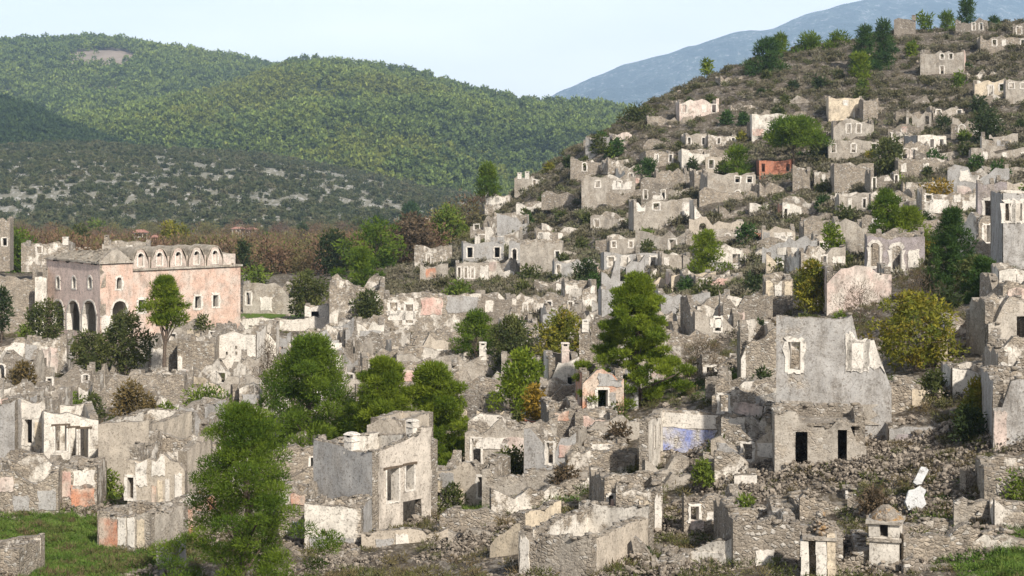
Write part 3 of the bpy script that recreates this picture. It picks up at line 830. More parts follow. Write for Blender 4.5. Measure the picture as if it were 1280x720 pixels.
def R(label, x0, x1, yb, yt, m='stone', yaw=0, dep=5.0, op='', opR='', opL='', opB='', walls='FRBL', prof=None, profR=None, profL=None, profB=None, jag=0.35,
      mi='patchwhite', ms=None, ch=(), pt=(), D=None, cat='ruined house', g=None, name='ruined_house', sw='plaster', bw=0.2, t=0.5, ww=None, wh=None, hb=None, cop=None, skirt=2.2, lintel=False, roof=False):
    _seed[0] += 1; sd = _seed[0]
    rr = random.Random(sd*13+5)
    xc = (x0+x1)/2
    D = D or ground_d(xc, yb)
    base = at(xc, yb, D)
    th = R_(yaw)
    if (D or ground_d(xc, yb)) > 150: jag = jag*1.35 + 0.12
    if hb is None and (D or ground_d(xc, yb)) > 150: hb = rr.choice((0.75, 0.9, 1.0, 1.05))
    W = (x1-x0)*D/FPX/max(0.3, math.cos(th)); h = (yb-yt)*D/FPX
    root = tag(empty(name, base, th), label, cat, g, 'thing')
    FOOT.append((base.x + math.sin(-th)*dep/2, base.y + math.cos(th)*dep/2, max(W, dep)/2 + 0.6))
    near = D < 150
    step = 0.4 if D < 130 else (0.6 if D < 220 else 0.9)
    tt = t if D < 300 else 0.45
    ms = ms or m
    defs = {'F': ((-W/2, 0), (W/2, 0), prof, op, m), 'R': ((W/2-0.012, tt-0.06), (W/2-0.012, dep-tt+0.06), profR, opR, ms),
            'B': ((W/2, dep), (-W/2, dep), profB, opB, ms), 'L': ((-W/2+0.012, dep-tt+0.06), (-W/2+0.012, tt-0.06), profL, opL, ms),
            'l': ((-W/2+0.012, 0.06), (-W/2+0.012, -dep), profL, opL, ms), 'r': ((W/2-0.012, -dep), (W/2-0.012, 0.06), profR, opR, ms)}
    made = []
    for key in walls:
        p0, p1, pf, opn, mf = defs[key]
        if 'F' not in walls and key in 'RL': pass
        L = math.hypot(p1[0]-p0[0], p1[1]-p0[1])
        hh = h*(hb if (key == 'B' and hb) else 1.0)
        ph = [rr.uniform(0, 6.28) for _ in range(5)]
        HV = [rr.uniform(-0.5, 0.5) for _ in range(64)]
        bumps = [(rr.uniform(0, L), rr.uniform(0.4, 1.2), rr.uniform(0.4, 1.0)) for _ in range(max(1, int(L/3.0)))]
        def top(u, pf=pf, L=L, hh=hh, ph=ph, bumps=bumps, HV=HV):
            f = 1.0
            if pf: f = float(np.interp(u/L, [q[0] for q in pf], [q[1] for q in pf]))
            z = hh*f
            i_ = int(u/0.42); f_ = u/0.42 - i_
            dz = jag*(1.1*(HV[i_ % 64]*(1-f_) + HV[(i_+1) % 64]*f_) + 0.28*math.sin(1.1*u+ph[0]))
            for c, wd, dp in bumps:
                dz -= jag*dp*1.3*min(1.0, 2.6*max(0.0, 1-abs(u-c)/wd))
            return max(0.15, z + dz)
        if isinstance(opn, str) or (opn and isinstance(opn[0], str)):
            os_ = ops_from(opn, L, hh, 1, ww, wh) if opn else []
        else:
            os_ = [[o[1]*L, o[2]*L, o[3]*hh - (0.3 if o[0] in 'dA' and o[3] == 0 else 0), o[4]*hh, ((o[2]-o[1])*L/2 if o[0] in 'aA' else 0), o[0]] for o in opn]
        holes = [o for o in os_ if o[5] != 'n']
        w = Wall(p0, p1, tt, -skirt, top, [o[:5] for o in holes], amp=0.035 if near else 0.05, step=step, vstep=step*1.4, seed=sd*0.7+len(made))
        a = Acc()
        w.geo(a, 0, 1, 2, ends=(True, True))
        wo_ = a.build('wall', [MATS[mf], MATS[mi], MATS['stone_top']], root)
        if sw:
            for o in os_:
                if o[5] == 'D': continue
                sa = Acc()
                if o[5] == 'n': patch(w, o[0]-0.1, o[1]+0.1, o[2]-0.1, o[3]+0.1, sa, 0, 0.05, sd+int(o[0]*10)); nm = 'plaster_niche'
                else: surround(w, o[:5], sa, bw*(0.8 if D < 130 else 1.0)); nm = 'door_surround' if o[5] in 'dA' else 'window_surround'
                sa.build(nm, [MATS[sw]], wo_)
        if lintel and D < 140:
            for o in holes:
                if o[5] in 'wd':
                    la = Acc(); q = w.p0
                    c0 = w.p0 + w.d*(o[0]-0.22) + w.n*0.07; c1 = w.p0 + w.d*(o[1]+0.22) + w.n*0.07
                    b0 = w.p0 + w.d*(o[0]-0.22) - w.n*0.2; b1 = w.p0 + w.d*(o[1]+0.22) - w.n*0.2
                    z0_, z1_ = o[3]-0.02, o[3]+0.10
                    P = [(*c0, z0_), (*c1, z0_), (*b1, z0_), (*b0, z0_), (*c0, z1_), (*c1, z1_), (*b1, z1_), (*b0, z1_)]
                    for f in ((0,3,2,1),(4,5,6,7),(0,1,5,4),(1,2,6,5),(2,3,7,6),(3,0,4,7)): la.poly([P[i] for i in f], 0)
                    la.build('lintel', [MATS['timber']], wo_)
        for q in pt:
            k = q[5] if len(q) > 5 else 'F'
            if k == key:
                pa = Acc(); patch(w, q[1]*L, q[2]*L, q[3]*hh, q[4]*hh, pa, 0, 0.05, sd*7+int(q[1]*100))
                pa.build('plaster_patch', [MATS[q[0]]], wo_)
        made.append(w)
    cp = cop if cop is not None else (2.6 if D < 130 else (1.3 if D < 230 else 0))
    if cp: coping(made, 'coping_rubble', root, 0.16, 0.42, cp, ('stone_top',))
    if roof:
        ra = Acc(); ra.box(-W/2+0.2, W/2-0.2, 0.2, dep-0.2, h*0.79, h*0.83, 0, j=0.03)
        ra.build('roof', [MATS['stone_top']], root)
    if not g: LAND.append((xc, (yb+yt)/2, label))
    for c in ch:
        x = -W/2 + c[0]*W; y = c[4]*dep if len(c) > 4 else 0.3
        px_m = D/FPX
        chimney(root, x, y, h*(c[5] if len(c) > 5 else 1.0), c[1]*px_m, c[2]*px_m, c[3] if len(c) > 3 else 'plaster', c[6] if len(c) > 6 else 'slab')
    return root, W, h, D

# ------------------------------------------------------------------ trees
def tree(label, kind, xc, yt, yb, wpx, leaf='needles', cat='pine tree', name='pine_tree', g=None, D=None, seed=None, lean=0.0, base=0.16, dens=1.0, ps=None, cs=1.0):
    """kind: pine, cone, umbrella, round, shrub, bare; sizes in photo pixels at the tree's own distance"""
    global RNG
    _seed[0] += 1; sd = seed or _seed[0]*3+11
    old = RNG; RNG = np.random.default_rng(sd); rr = random.Random(sd)
    if not g: LAND.append((xc, (yt+yb)/2, label))
    D = D or ground_d(xc, yb)
    p = at(xc, yb, D)
    mpp = D/FPX
    H = (yb-yt)*mpp; Rw = wpx*mpp/2
    zg = float(gz(p.x, p.y)); sink = min(0.0, zg - p.z)
    root = tag(empty(name, p), label, cat, g)
    # clumps
    cl = []
    nb = int(np.clip(wpx*(yb-yt)/110*1.0, 16, 150))
    for i in range(nb):
        f = (i+0.5)/nb
        if kind == 'pine':
            t = base + (1-base)*f**0.9; q = (t-base)/(1-base); rad = (1-q)**0.56*(0.72+0.28*min(1, q/0.2))*1.26
        elif kind == 'broad':
            t = base + (1-base)*f; q = (t-base)/(1-base); rad = math.sqrt(max(0.03, 1-(1.75*q-0.75)**2))*1.08
        elif kind == 'cone':
            t = base + (1-base)*f**1.15; rad = (1-t)**0.85*1.2
        elif kind == 'umbrella':
            t = 0.55 + 0.45*f; rad = math.sqrt(max(0, 1-((t-0.6)/0.42)**2))
        elif kind in ('round', 'bare'):
            t = base + (1-base)*f; q = (t-base)/(1-base); rad = math.sqrt(max(0.02, 1-(2*q-0.9)**2*0.85))
        else:
            t = 0.05 + 0.95*f; rad = math.sqrt(max(0.02, 1-(t*0.98)**2))
        an = i*2.399 + rr.uniform(-.5, .5)
        if kind in ('pine', 'broad', 'round', 'umbrella'): rad *= 1 + 0.26*math.sin(2*an + sd + 9*t) + 0.14*math.sin(5*an + 17*t + sd)
        rf = math.sqrt(rr.uniform(0.12, 1))*rr.uniform(0.7, 1.15)
        x = math.cos(an)*rad*rf*Rw*0.86; y = math.sin(an)*rad*rf*Rw*0.86
        cl.append((x + lean*H*t, y, t*H*0.95 + sink*0 , rf))
    cl = np.array(cl)
    rc = np.clip(1.15*max(Rw, H*0.3)/math.sqrt(nb)*1.75*cs, 0.2, 5)*RNG.uniform(0.65, 1.25, len(cl))
    area = wpx*(yb-yt)*0.75
    lp = ps or ((4.6 if kind in ('pine', 'cone', 'umbrella', 'broad') else 5.5) if D < 140 else 4.6)
    ln0 = max(0.12, lp*mpp); wd0 = ln0*(0.27 if kind in ('pine', 'cone', 'umbrella', 'broad') else (0.13 if kind == 'bare' else 0.48))
    n = int(np.clip(area*dens*(19.0 if wd0 < ln0*0.3 else 12.0)/(lp*lp*0.5)*(0.45 if kind == 'bare' else 1.0), 300, 60000))
    w = RNG.choice(len(cl), n, p=rc**2/np.sum(rc**2))
    u = unit(n)
    if kind in ('pine', 'cone', 'umbrella', 'broad'):
        fl = np.array([1, 1, 0.5])
    else: fl = np.array([1, 1, 0.9])
    q = RNG.random((n, 1))**0.45
    c = cl[w, :3] + u*fl*rc[w][:, None]*q
    up = 0.55 if kind in ('pine', 'cone', 'umbrella', 'broad') else (0.8 if kind == 'bare' else 0.15)
    d = u*0.8 + RNG.normal(size=(n, 3))*0.45 + np.array([0, 0, up]); d /= np.linalg.norm(d, axis=1, keepdims=True)
    V, F = leaf_tris(c, d, ln0*RNG.uniform(0.6, 1.3, n), wd0*RNG.uniform(0.7, 1.4, n))
    tint = np.clip(RNG.random(len(cl))[w]*0.65 + RNG.random(n)*0.45 - 0.05, 0, 1)
    if kind == 'shrub': V[:, 2] = np.maximum(V[:, 2], -0.1)
    link('crown', np_mesh('crown', V, F, tint=tint), root, [MATS[leaf]])
    # trunk and limbs
    a = Acc(); tr = max(0.05, min(H*0.022, 0.32))*(1.0 if kind != 'shrub' else 0.6)
    topz = H*(0.9 if kind in ('pine', 'cone') else 0.6)
    n_ = 7
    tp = [(lean*topz*i/n_ + (rr.uniform(-.02, .02)*H if 0 < i else 0), (rr.uniform(-.02, .02)*H if 0 < i else 0), (min(sink, 0)-0.6) + (topz+0.6-min(sink, 0))*i/n_) for i in range(n_+1)]
    tube(a, tp, [tr*(1.25-1.05*i/n_) for i in range(n_+1)], 7)
    for i in RNG.choice(len(cl), min(len(cl), 14), replace=False):
        e = cl[i, :3]; z = max(0.3*H*0.3, e[2]*0.72 if kind != 'shrub' else 0.02)
        f = np.clip(z/topz, 0.05, 0.98); k_ = f*n_; i0 = int(min(k_, n_-1)); fr = k_-i0
        s0 = [tp[i0][j]*(1-fr)+tp[i0+1][j]*fr for j in range(3)]
        mid = [(s0[j]+e[j])/2 + (0.06*H if j == 2 and kind != 'pine' else 0) for j in range(3)]
        tube(a, [s0, mid, list(e)], [tr*0.42, tr*0.28, tr*0.1], 5)
    a.build('trunk', [MATS['bark']], root)
    FOOT.append((p.x, p.y, 0.5))
    RNG = old
    return root
# ------------------------------------------------------------------ the big church
CD = 205.0
cb = at(125, 414, CD)
church = tag(empty('church', cb, R_(40)), 'large roofless pink church with arched porch and row of round gables', 'church')
def tx(px):            # distance along the long side wall
    k = (640-px)/FPX; return (44.19-CD*k)/(0.766+0.643*k)
def ty(px):            # distance along the porch front, away from the corner
    k = (640-px)/FPX; return (CD*k-44.19)/(0.643-0.766*k)
def tz(px, py, along='x'):
    D = CD + (0.643*tx(px) if along == 'x' else 0.766*ty(px))
    return (HOR-py)/FPX*D - cb.z
NX, NW, FW = tx(166), tx(302), ty(58)      # porch depth, nave end, front width
HP, HN = 7.15, 6.25
LAND.append((180, 370, 'large pink church'))
def cw(name, p0, p1, z0, top, ops, mats, t=0.7, parent=church, sur=True, bw=0.22, ends=(True, True)):
    w = Wall(p0, p1, t, z0, top, [o[:5] for o in ops], amp=0.012, step=0.6, vstep=0.9, seed=p0[0])
    a = Acc(); w.geo(a, 0, 1, 2, ends); o_ = a.build(name, [MATS[x] for x in mats], parent)
    for o in ops:
        if sur and (len(o) < 6 or o[5]):
            s = Acc(); surround(w, o[:5], s, bw); s.build('door_surround' if o[2] < 0.3 else 'window_surround', [MATS['plaster']], o_)
    return w, o_
def jt(z, a=0.05): return lambda u: z + a*math.sin(2.1*u) + a*0.6*math.sin(5.7*u+1)
# porch front: three arches below, three small arched windows above
ops = []
for a, b in ((66, 80), (84, 100), (103, 120.5)):
    ops.append([FW-ty(a), FW-ty(b), -0.4, tz((a+b)/2, 375.5, 'y'), abs(ty(a)-ty(b))/2, 1])
for c in (72.5, 92.5, 112.5):
    u = FW-ty(c); ops.append([u-0.42, u+0.42, tz(c, 360.5, 'y'), tz(c, 346, 'y'), 0.42, 1])
cw('wall', (0, FW), (0, 0), -2.5, jt(HP, 0.12), ops, ('rose', 'beige', 'stone'))
# porch side with its tall arch and window
ops = [[tx(140), tx(159), -0.4, tz(149, 376), (tx(159)-tx(140))/2, 1], [tx(145.5), tx(152), tz(149, 361.5), tz(149, 346.5), (tx(152)-tx(145.5))/2, 1]]
w, wo2 = cw('wall', (0.012, 0), (NX, 0), -2.5, jt(HP), ops, ('salmon', 'beige', 'stone'))
pa = Acc(); patch(w, 0.05, tx(139.5), -0.3, tz(130, 393), pa); pa.build('plaster_patch', [MATS['plaster']], wo2)
# low curved pediment over the porch side
cw('pediment', (0.02, 0.05), (NX-0.1, 0.05), HP+0.12, lambda u: HP+0.15+1.5*max(0, 1-abs((u-NX*0.48)/(NX*0.5))**1.35), [], ('rough', 'rough', 'stone'), t=0.5)
cw('wall', (NX-0.05, FW-0.02), (0.05, FW-0.02), -2.5, jt(HP), [], ('stone', 'beige', 'stone'))
cw('wall', (NX, 0.65), (NX, FW-0.7), -2.5, jt(HP-0.3), [], ('beige', 'beige', 'stone'))
# nave side wall
ops = []
for a, b, y0, y1 in ((245, 252.5, 386, 370.5), (267.5, 274.5, 384, 369), (174.5, 182.5, 391, 375)):
    ops.append([tx(a)-NX, tx(b)-NX, tz(a, y0), tz(a, y1), 0, 1])
ops.append([tx(196)-NX, tx(205)-NX, tz(200, 408), tz(200, 394), 0, 0])
cw('wall', (NX, 0.25), (NW, 0.25), -3, jt(HN, 0.03), ops, ('salmon', 'beige', 'stone'), bw=0.28)
cw('wall', (NW-0.012, 0.9), (NW-0.012, FW-0.9), -3, jt(HN), [], ('salmon', 'beige', 'stone'))
cw('wall', (NW, FW-0.25), (NX, FW-0.25), -3, jt(HN), [], ('stone', 'beige', 'stone'))
for nm, x0, x1, y0, z in (('cornice', NX+0.02, NW+0.2, 0.02, HN), ):
    a = Acc()
    n = 14
    for i in range(n):
        q0 = x0+(x1-x0)*i/n; q1 = x0+(x1-x0)*(i+1)/n
        a.box(q0, q1-0.015, y0, y0+0.95, z+0.04, z+0.26+random.uniform(-.03, .03), 0, j=0.015)
    a.build(nm, [MATS['rough']], church)
a = Acc()
for i in range(4):
    q0 = -0.2+(NX+0.3)*i/4; a.box(q0, q0+(NX+0.3)/4-0.02, -0.22, 0.5, HP+0.06, HP+0.26, 0, j=0.02)
for i in range(12):
    q0 = 0.6+(FW-0.6)*i/12; a.box(-0.25, 0.55, q0, q0+(FW-0.6)/12-0.02, HP+0.06, HP+0.24+random.uniform(-.05, .05), 0, j=0.03)
a.build('cornice', [MATS['rough']], church)
# five round-headed gables over the nave cornice, each with a small vault behind
for c in (176.5, 200, 223.5, 246.5, 269.5):
    x = tx(c); hw = 0.97 if c < 180 else 1.0; rise = 2.15
    hw = min(hw, 1.15)
    topf = lambda u, hw=hw: HN+0.3+0.55+1.6*math.sqrt(max(0.0, 1-((u-hw)/hw)**2))
    ow = 0.34
    w, g_ = cw('round_gable', (x-hw, 0.12), (x+hw, 0.12), HN+0.27, topf, [[hw-ow, hw+ow, HN+0.45, HN+0.45+1.5, ow, 1]], ('palelime', 'beige', 'rough'), t=0.45, bw=0.12)
    v = Acc(); n = 8
    for i in range(n):
        a0 = math.pi*i/n; a1 = math.pi*(i+1)/n
        P = lambda an, y, r=1.0: (x - hw*1.06*r*math.cos(an), y, HN+0.3+0.55+1.68*r*math.sin(an))
        v.poly([P(a0, 0.16), P(a1, 0.16), P(a1, 4.4), P(a0, 4.4)], 0)
        v.poly([P(a0, 0.06), P(a1, 0.06), P(a1, 0.16), P(a0, 0.16)], 0)
        v.poly([P(a0, 0.06, .93), P(a1, 0.06, .93), P(a1, 0.06), P(a0, 0.06)], 0)
    for sx in (-1, 1):
        v.poly([(x+sx*hw*1.06, 0.10, HN+0.27), (x+sx*hw*1.06, 4.4, HN+0.27), (x+sx*hw*1.06, 4.4, HN+0.9), (x+sx*hw*1.06, 0.10, HN+0.9)], 0)
    v.build('vault', [MATS['roof_stone']], g_)
# roofs: rough stone skins with sagging ridges
def roof(pts_lo, ridge, name):
    a = Acc()
    (ax, ay), (bx, by) = pts_lo
    return a
def sheet(a, c00, c10, c11, c01, nu=14, nv=8, j=0.17):
    P = {}
    for i in range(nu+1):
        for k in range(nv+1):
            u, v = i/nu, k/nv
            p = [(c00[q]*(1-u)+c10[q]*u)*(1-v)+(c01[q]*(1-u)+c11[q]*u)*v for q in range(3)]
            if 0 < i < nu and 0 < k < nv: p[2] += random.uniform(-j, j)
            P[i, k] = tuple(p)
    for i in range(nu):
        for k in range(nv): a.poly([P[i, k], P[i+1, k], P[i+1, k+1], P[i, k+1]], 0)
yz = FW/2; RZ = 8.55
a = Acc()
at_w = Acc(); at_w.box(NX+0.05, NW-0.6, 0.34, 0.95, HN+0.2, HN+1.45, 0, j=0.02)
at_w.build('attic_wall', [MATS['palepink']], church)
e0, e1 = NX-0.3, NW+0.15
r0, r1 = NX+0.2, NW-3.6
sheet(a, (e0, 0.4, HN+1.35), (e1-0.7, 0.4, HN+1.35), (r1, yz, RZ), (r0, yz, RZ))
sheet(a, (e1-0.7, 0.4, HN+1.35), (e1, FW-0.5, HN+0.25), (r1, yz, RZ), (r1, yz, RZ))
a.poly([(e1-0.7, 0.4, HN+1.35), (e1, 0.3, HN+0.25), (e1, FW-0.5, HN+0.25)], 0)
sheet(a, (e1, FW-0.4, HN+0.25), (e0, FW-0.4, HN+0.25), (r0, yz, RZ), (r1, yz, RZ))
sheet(a, (e0, FW-0.4, HN+0.25), (e0, 0.5, HN+0.25), (r0, yz, RZ), (r0, yz, RZ))
a.build('roof', [MATS['roof_stone']], church)
a = Acc()
x1 = NX-0.1; xm = NX*0.48
sheet(a, (-0.15, FW+0.1, HP+0.26), (-0.15, 0.6, HP+0.26), (xm, 0.3, HP+1.45), (xm, FW-3.2, HP+1.05))
sheet(a, (x1, 0.6, HP+0.26), (x1, FW+0.1, HP+0.26), (xm, FW-3.2, HP+1.05), (xm, 0.3, HP+1.45))
sheet(a, (x1, FW+0.1, HP+0.26), (-0.15, FW+0.1, HP+0.26), (xm, FW-3.2, HP+1.05), (xm, FW-3.2, HP+1.05))
a.build('roof', [MATS['roof_stone']], church)
for q in range(3): FOOT.append((cb.x + math.cos(R_(40))*(3+5.5*q) - math.sin(R_(40))*6, CD + math.sin(R_(40))*(3+5.5*q) + math.cos(R_(40))*6, 7))

# loose stones and tufts on the ruined roof
V = []; F = []; b_ = 0
for q in range(420):
    x = random.uniform(0, NW-0.5); y = random.uniform(0.3, FW-0.6)
    if x < NX: z = HP+0.3+1.3*(1-abs(x-xm)/xm)*0.9
    else: z = HN+0.25+(RZ-HN-0.25)*max(0, min(1-abs(y-yz)/yz, (NW-x)/3.6))
    s_ = random.uniform(.12, .38); k_ = random.randrange(4)
    V.append(_STV[k_]*s_ + np.array([x, y, z+0.02])); F.append(_STF[k_]+b_); b_ += len(_STV[k_])
o = link('roof_stones', np_mesh('roof_stones', np.concatenate(V), np.concatenate(F)), church, [MATS['stone']]); o['kind'] = 'stuff'
# ------------------------------------------------------------------ ruins on the hill, from the skyline down
B1 = dict(cop=0)
R('dark square stone ruin on the hilltop skyline', 1118,1144,42,24, 'stone_dark', yaw=-12, dep=4, ch=[(0.92,5,4,'stone')])
R('grey gabled hilltop ruin beside the tall pine, with two window gaps', 1196,1229,43,25, 'stone_dark', yaw=-25, dep=4, op='..ww', prof=[(0,1),(0.45,1.0),(0.5,.8),(0.7,.85),(0.85,1.1),(1,.95)])
R('dark tower-like ruin at the far end of the hilltop', 1267,1296,48,29, 'stone_dark', yaw=-15, dep=4, op='w.')
R('long hilltop ruin with white framed windows below the dark tower ruin', 1226,1284,62,46, 'stone', yaw=-6, dep=5, op='.wn.w')
R('two-storey grey ruin with a white arched window near the hilltop', 1152,1203,92,64, 'rough', yaw=-18, dep=5, op=['..d..','..aw.'], prof=[(0,.8),(0.3,.95),(0.6,1.05),(0.75,.9),(0.85,1.1),(1,1)], ms='pink')
R('small cream walled room high on the right slope', 1219,1258,119,101, 'cream', yaw=-10, dep=4, op='.dw', mi='white', prof=[(0,.9),(.5,1),(.8,1.25),(1,1)])
R('grey ruin with three pale windows beside the cream walled room', 1258,1300,130,100, 'rough', yaw=-10, dep=5, op=['...','www'])
R('cream ruin with a dark doorway on the upper slope', 1036,1078,150,122, 'cream', yaw=-4, dep=5, op=['..d','.n.'], mi='cream', prof=[(0,1.05),(.15,1),(1,.95)])
R('roughcast block attached to the cream upper ruin', 1079,1098,150,124, 'stone', yaw=4, dep=5)
R('lower grey room with two white windows under the cream ruin', 1042,1092,173,150, 'rough', yaw=-4, dep=4, op='.ww.', prof=[(0,.9),(.3,1),(1,.9)])
R('pale ruin alone on the bare upper slope', 849,899,147,126, 'palepink', yaw=6, dep=4, op='w.nw', prof=[(0,.9),(.4,1.0),(.55,.8),(.85,.95),(.9,1.25),(1,1.2)], mi='palepink')
R('long white walled ruin directly above the umbrella pine', 940,992,170,143, 'white', yaw=-3, dep=5, op=['...','.w.'], pt=[('pink',0.0,.3,0,.35)], jag=.15)
R('low ruin with a window at the end of the long white ruin', 994,1018,162,147, 'rough', yaw=-3, dep=4, op='.n.', jag=.2)
R('small pale house with two windows and greenish left wall on the right slope', 1146,1184,191,169, 'white', yaw=14, dep=5, op='.ww', ms='grey', jag=.12, mi='white')
R('long low ruin with blind white niches near the dark round tree', 1215,1284,205,186, 'rough', yaw=-8, dep=4, op='.n.n.n', jag=.2)
R('house wall with three white windows under a level roofline', 1036,1098,197,175, 'rough', yaw=-5, dep=5, op='w.w.w', jag=.12)
R('grey ruin with two tall white windows above the left slope', 857,884,186,168, 'rough', yaw=5, dep=5, op='w.w', jag=.2)
R('ruin with white framed gaps adjoining the tall white windowed ruin', 885,921,184,169, 'patchwhite', yaw=5, dep=4, op='.w.w', jag=.25)
R('grey windowed ruin left of the white broken wall', 807,843,208,189, 'stone', yaw=8, dep=5, op='.w.w', jag=.2)
R('broken white wall standing under the grey two-windowed ruin', 852,887,206,188, 'white', yaw=4, dep=4, op='', prof=[(0,1),(.3,1),(.4,.8),(1,.95)])
R('slim grey tower ruin on the left brow of the hill', 732,757,194,171, 'grey', yaw=-20, dep=4, jag=.15)
R('small pinkish ruin beside the slim grey tower', 766,790,186,167, 'palepink', yaw=8, dep=4, prof=[(0,.9),(.5,1.05),(1,.9)])
R('long ruin with an arched niche and whitened right end on the brow', 713,772,220,199, 'stone', yaw=-5, dep=5, op='.a...', pt=[('plaster',.68,1,.1,.9)], prof=[(0,.9),(.6,.95),(.8,1.1),(1,.95)])
R('two-storey grey house shell on the brow with a long cracked lintel', 727,794,257,222, 'rough', yaw=-4, dep=6, op=['...d.','.w.w.'], pt=[('plaster',.55,.95,.55,.9)])
R('wide two-storey ruin with pale windows in the middle of the hill', 792,868,285,250, 'rough', yaw=4, dep=6, op=['....','.w.w'], pt=[('plaster',.03,.2,.55,.95),('plaster',.8,.99,.1,.95)], jag=.3)
R('tattered white wall stub at the end of the wide middle ruin', 868,879,280,252, 'white', yaw=12, dep=3, walls='FL', prof=[(0,1),(.5,.8),(.6,.5),(1,.45)])
R('orange red walled house behind the umbrella pine', 949,990,221,200, 'orange_red', yaw=-2, dep=5, op='w..w', sw=None, mi='orange_red', jag=.15)
R('narrow stone stack beside the orange red house', 991,1013,238,210, 'stone', yaw=-8, dep=4, prof=[(0,1.2),(.28,1.2),(.32,.9),(.8,.85),(1,.5)])
R('stone house with dark windows and an arched door below the pines', 884,945,249,217, 'rough', yaw=6, dep=6, op=['..A.','..ww'], jag=.2, roof=True)
R('low broken white wall on the terrace below the arched door house', 937,961,266,255, 'white', yaw=0, dep=3, walls='FR', jag=.2)
R('low whitened ruin with a doorway left of the terraced slope', 978,1013,273,255, 'white', yaw=3, dep=4, op='d...', ms='orange', jag=.2)
R('small white gable wall beside the big blank stone wall', 1018,1041,232,214, 'patchwhite', yaw=-6, dep=4, op='.n.')
R('big blank stone wall with a level top in the middle of the slope', 1043,1092,238,205, 'stone', yaw=-3, dep=5, op='', jag=.2)
R('grey ruin with two small pale windows under the blank stone wall', 1049,1094,267,243, 'rough', yaw=-3, dep=5, op='.n.w.', jag=.2)
R('ruin with white blind niches right of the yellow green tree', 1123,1192,222,199, 'stone', yaw=-3, dep=5, op='n.n..', prof=[(0,1),(.45,.95),(.6,.85),(.65,1.1),(1,.7)])
R('small whitened wall block between dark shrubs on the right slope', 1193,1217,228,213, 'stone', yaw=-3, dep=4, pt=[('plaster',.05,.6,.5,.95)])
R('low ruin with two white windows just above the tall purple house', 1231,1286,226,209, 'rough', yaw=-8, dep=4, op='.n.n', jag=.15)
R('whitewashed ruin under the yellow bush on its wall top', 1153,1222,274,240, 'patchwhite', yaw=-6, dep=6, op=['....','w.n.'], pt=[('plaster',.12,.5,.2,.75),('plaster',.7,.98,.3,.7)])
R('tall purplish house with a white framed window near the right edge', 1223,1258,308,228, 'purple', yaw=-12, dep=6, D=185, op=[('w',.22,.55,.35,.72)], jag=.12, bw=.3)
R('blue grey tall house with broken white windows at the right edge', 1255,1330,334,241, 'bluegrey', yaw=-6, dep=7, D=150, op=[('w',.03,.14,.62,.86),('w',.2,.31,.62,.86)], jag=.12, bw=.35, mi='white')
R('cracked whitewashed wall below the blue grey house', 1250,1320,374,336, 'white', yaw=-6, dep=4, D=132, op='.n..', prof=[(0,.8),(.1,1),(.3,1),(1,.9)])
R('grey ruin with two arched windows left of the red plaster', 889,930,307,288, 'rough', yaw=3, dep=5, op='.aa', jag=.2)
R('low ruin with red painted plaster on its wall', 930,963,307,289, 'orange', yaw=2, dep=4, op='.n..', jag=.2, prof=[(0,1.15),(.12,1.1),(.2,.95),(1,.9)])
R('ruin with a broken white parlour wall above the long grey house', 762,826,314,298, 'rough', yaw=2, dep=5, op='w.w...', pt=[('plaster',.55,.95,.1,.95)], jag=.4)
R('long grey house with four white framed windows', 755,826,340,316, 'grey', yaw=3, dep=5, op='wwww', jag=.10, bw=.25)
R('rough wall with a white niche at the end of the four-windowed house', 827,864,338,317, 'rough', yaw=3, dep=4, op='n..', jag=.3)
R('bright white wall panel above the pine with yellow arch', 794,821,353,338, 'white', yaw=3, dep=4, jag=.15)
R('pale yellow house wall with a reddish right corner', 839,895,367,341, 'cream', yaw=3, dep=5, op='', ms='pink', jag=.12, pt=[('orange',.9,1,.1,.9)])
R('low wall with a wide yellow arch beside the big pine', 806,839,364,350, 'cream', yaw=3, dep=3, op='.A.', jag=.25, sw='cream')
R('long grey retaining house wall right of the big pine', 826,888,393,366, 'grey', yaw=3, dep=5, op='', jag=.2, prof=[(0,1),(.4,.85),(1,1)])
R('pale corner walls of a room at the end of the long grey wall', 888,909,391,366, 'white', yaw=-10, dep=4, walls='FRB', op='', prof=[(0,1),(.2,.95),(.3,.7),(.8,.7),(1,1)])
R('big blank house shell with a narrow doorway above the middle terraces', 650,703,349,304, 'rough', yaw=-3, dep=6, op=[('w',.83,.93,.2,.78)], jag=.2, ch=[(.45,5,4,'stone')])
R('grey wing with tall pale windows attached to the blank house shell', 636,650,334,302, 'grey', yaw=-3, dep=5, op='a', jag=.15)
R('house shell with white inside walls and a dark window', 579,630,330,303, 'grey', yaw=4, dep=6, op='w.w', mi='white', jag=.12, roof=True)
R('low windowed ruin under the white-lined house shell', 570,611,356,328, 'rough', yaw=3, dep=4, op='www..', jag=.2, pt=[('plaster',.72,1,.15,.9)])
R('whitewashed broken parlour walls with big gap on the left hill flank', 645,678,271,254, 'white', yaw=-3, dep=4, op='', prof=[(0,1),(.25,1),(.3,.65),(.5,.6),(.6,.95),(1,1.1)])
R('high stone substructure below the broken white parlour', 621,659,299,270, 'grey', yaw=-4, dep=5, op='', prof=[(0,1.1),(.3,1.0),(.7,.95),(1,.6)])
R('white-topped ruin with a thin chimney stub on the left flank', 606,637,268,244, 'patchwhite', yaw=-5, dep=5, op=['...','.n.'], pt=[('plaster',.0,.95,.5,.97)], ch=[(.08,4,6,'plaster')])
R('small tower house with two chimney pots on the left brow', 643,664,242,222, 'rough', yaw=-8, dep=4, jag=.1, ch=[(.3,5,5,'plaster'),(.75,5,6,'plaster')])
R('little white wall stub beside the tower house with chimney pots', 664,680,233,221, 'white', yaw=-3, dep=3, op='d.', jag=.4)
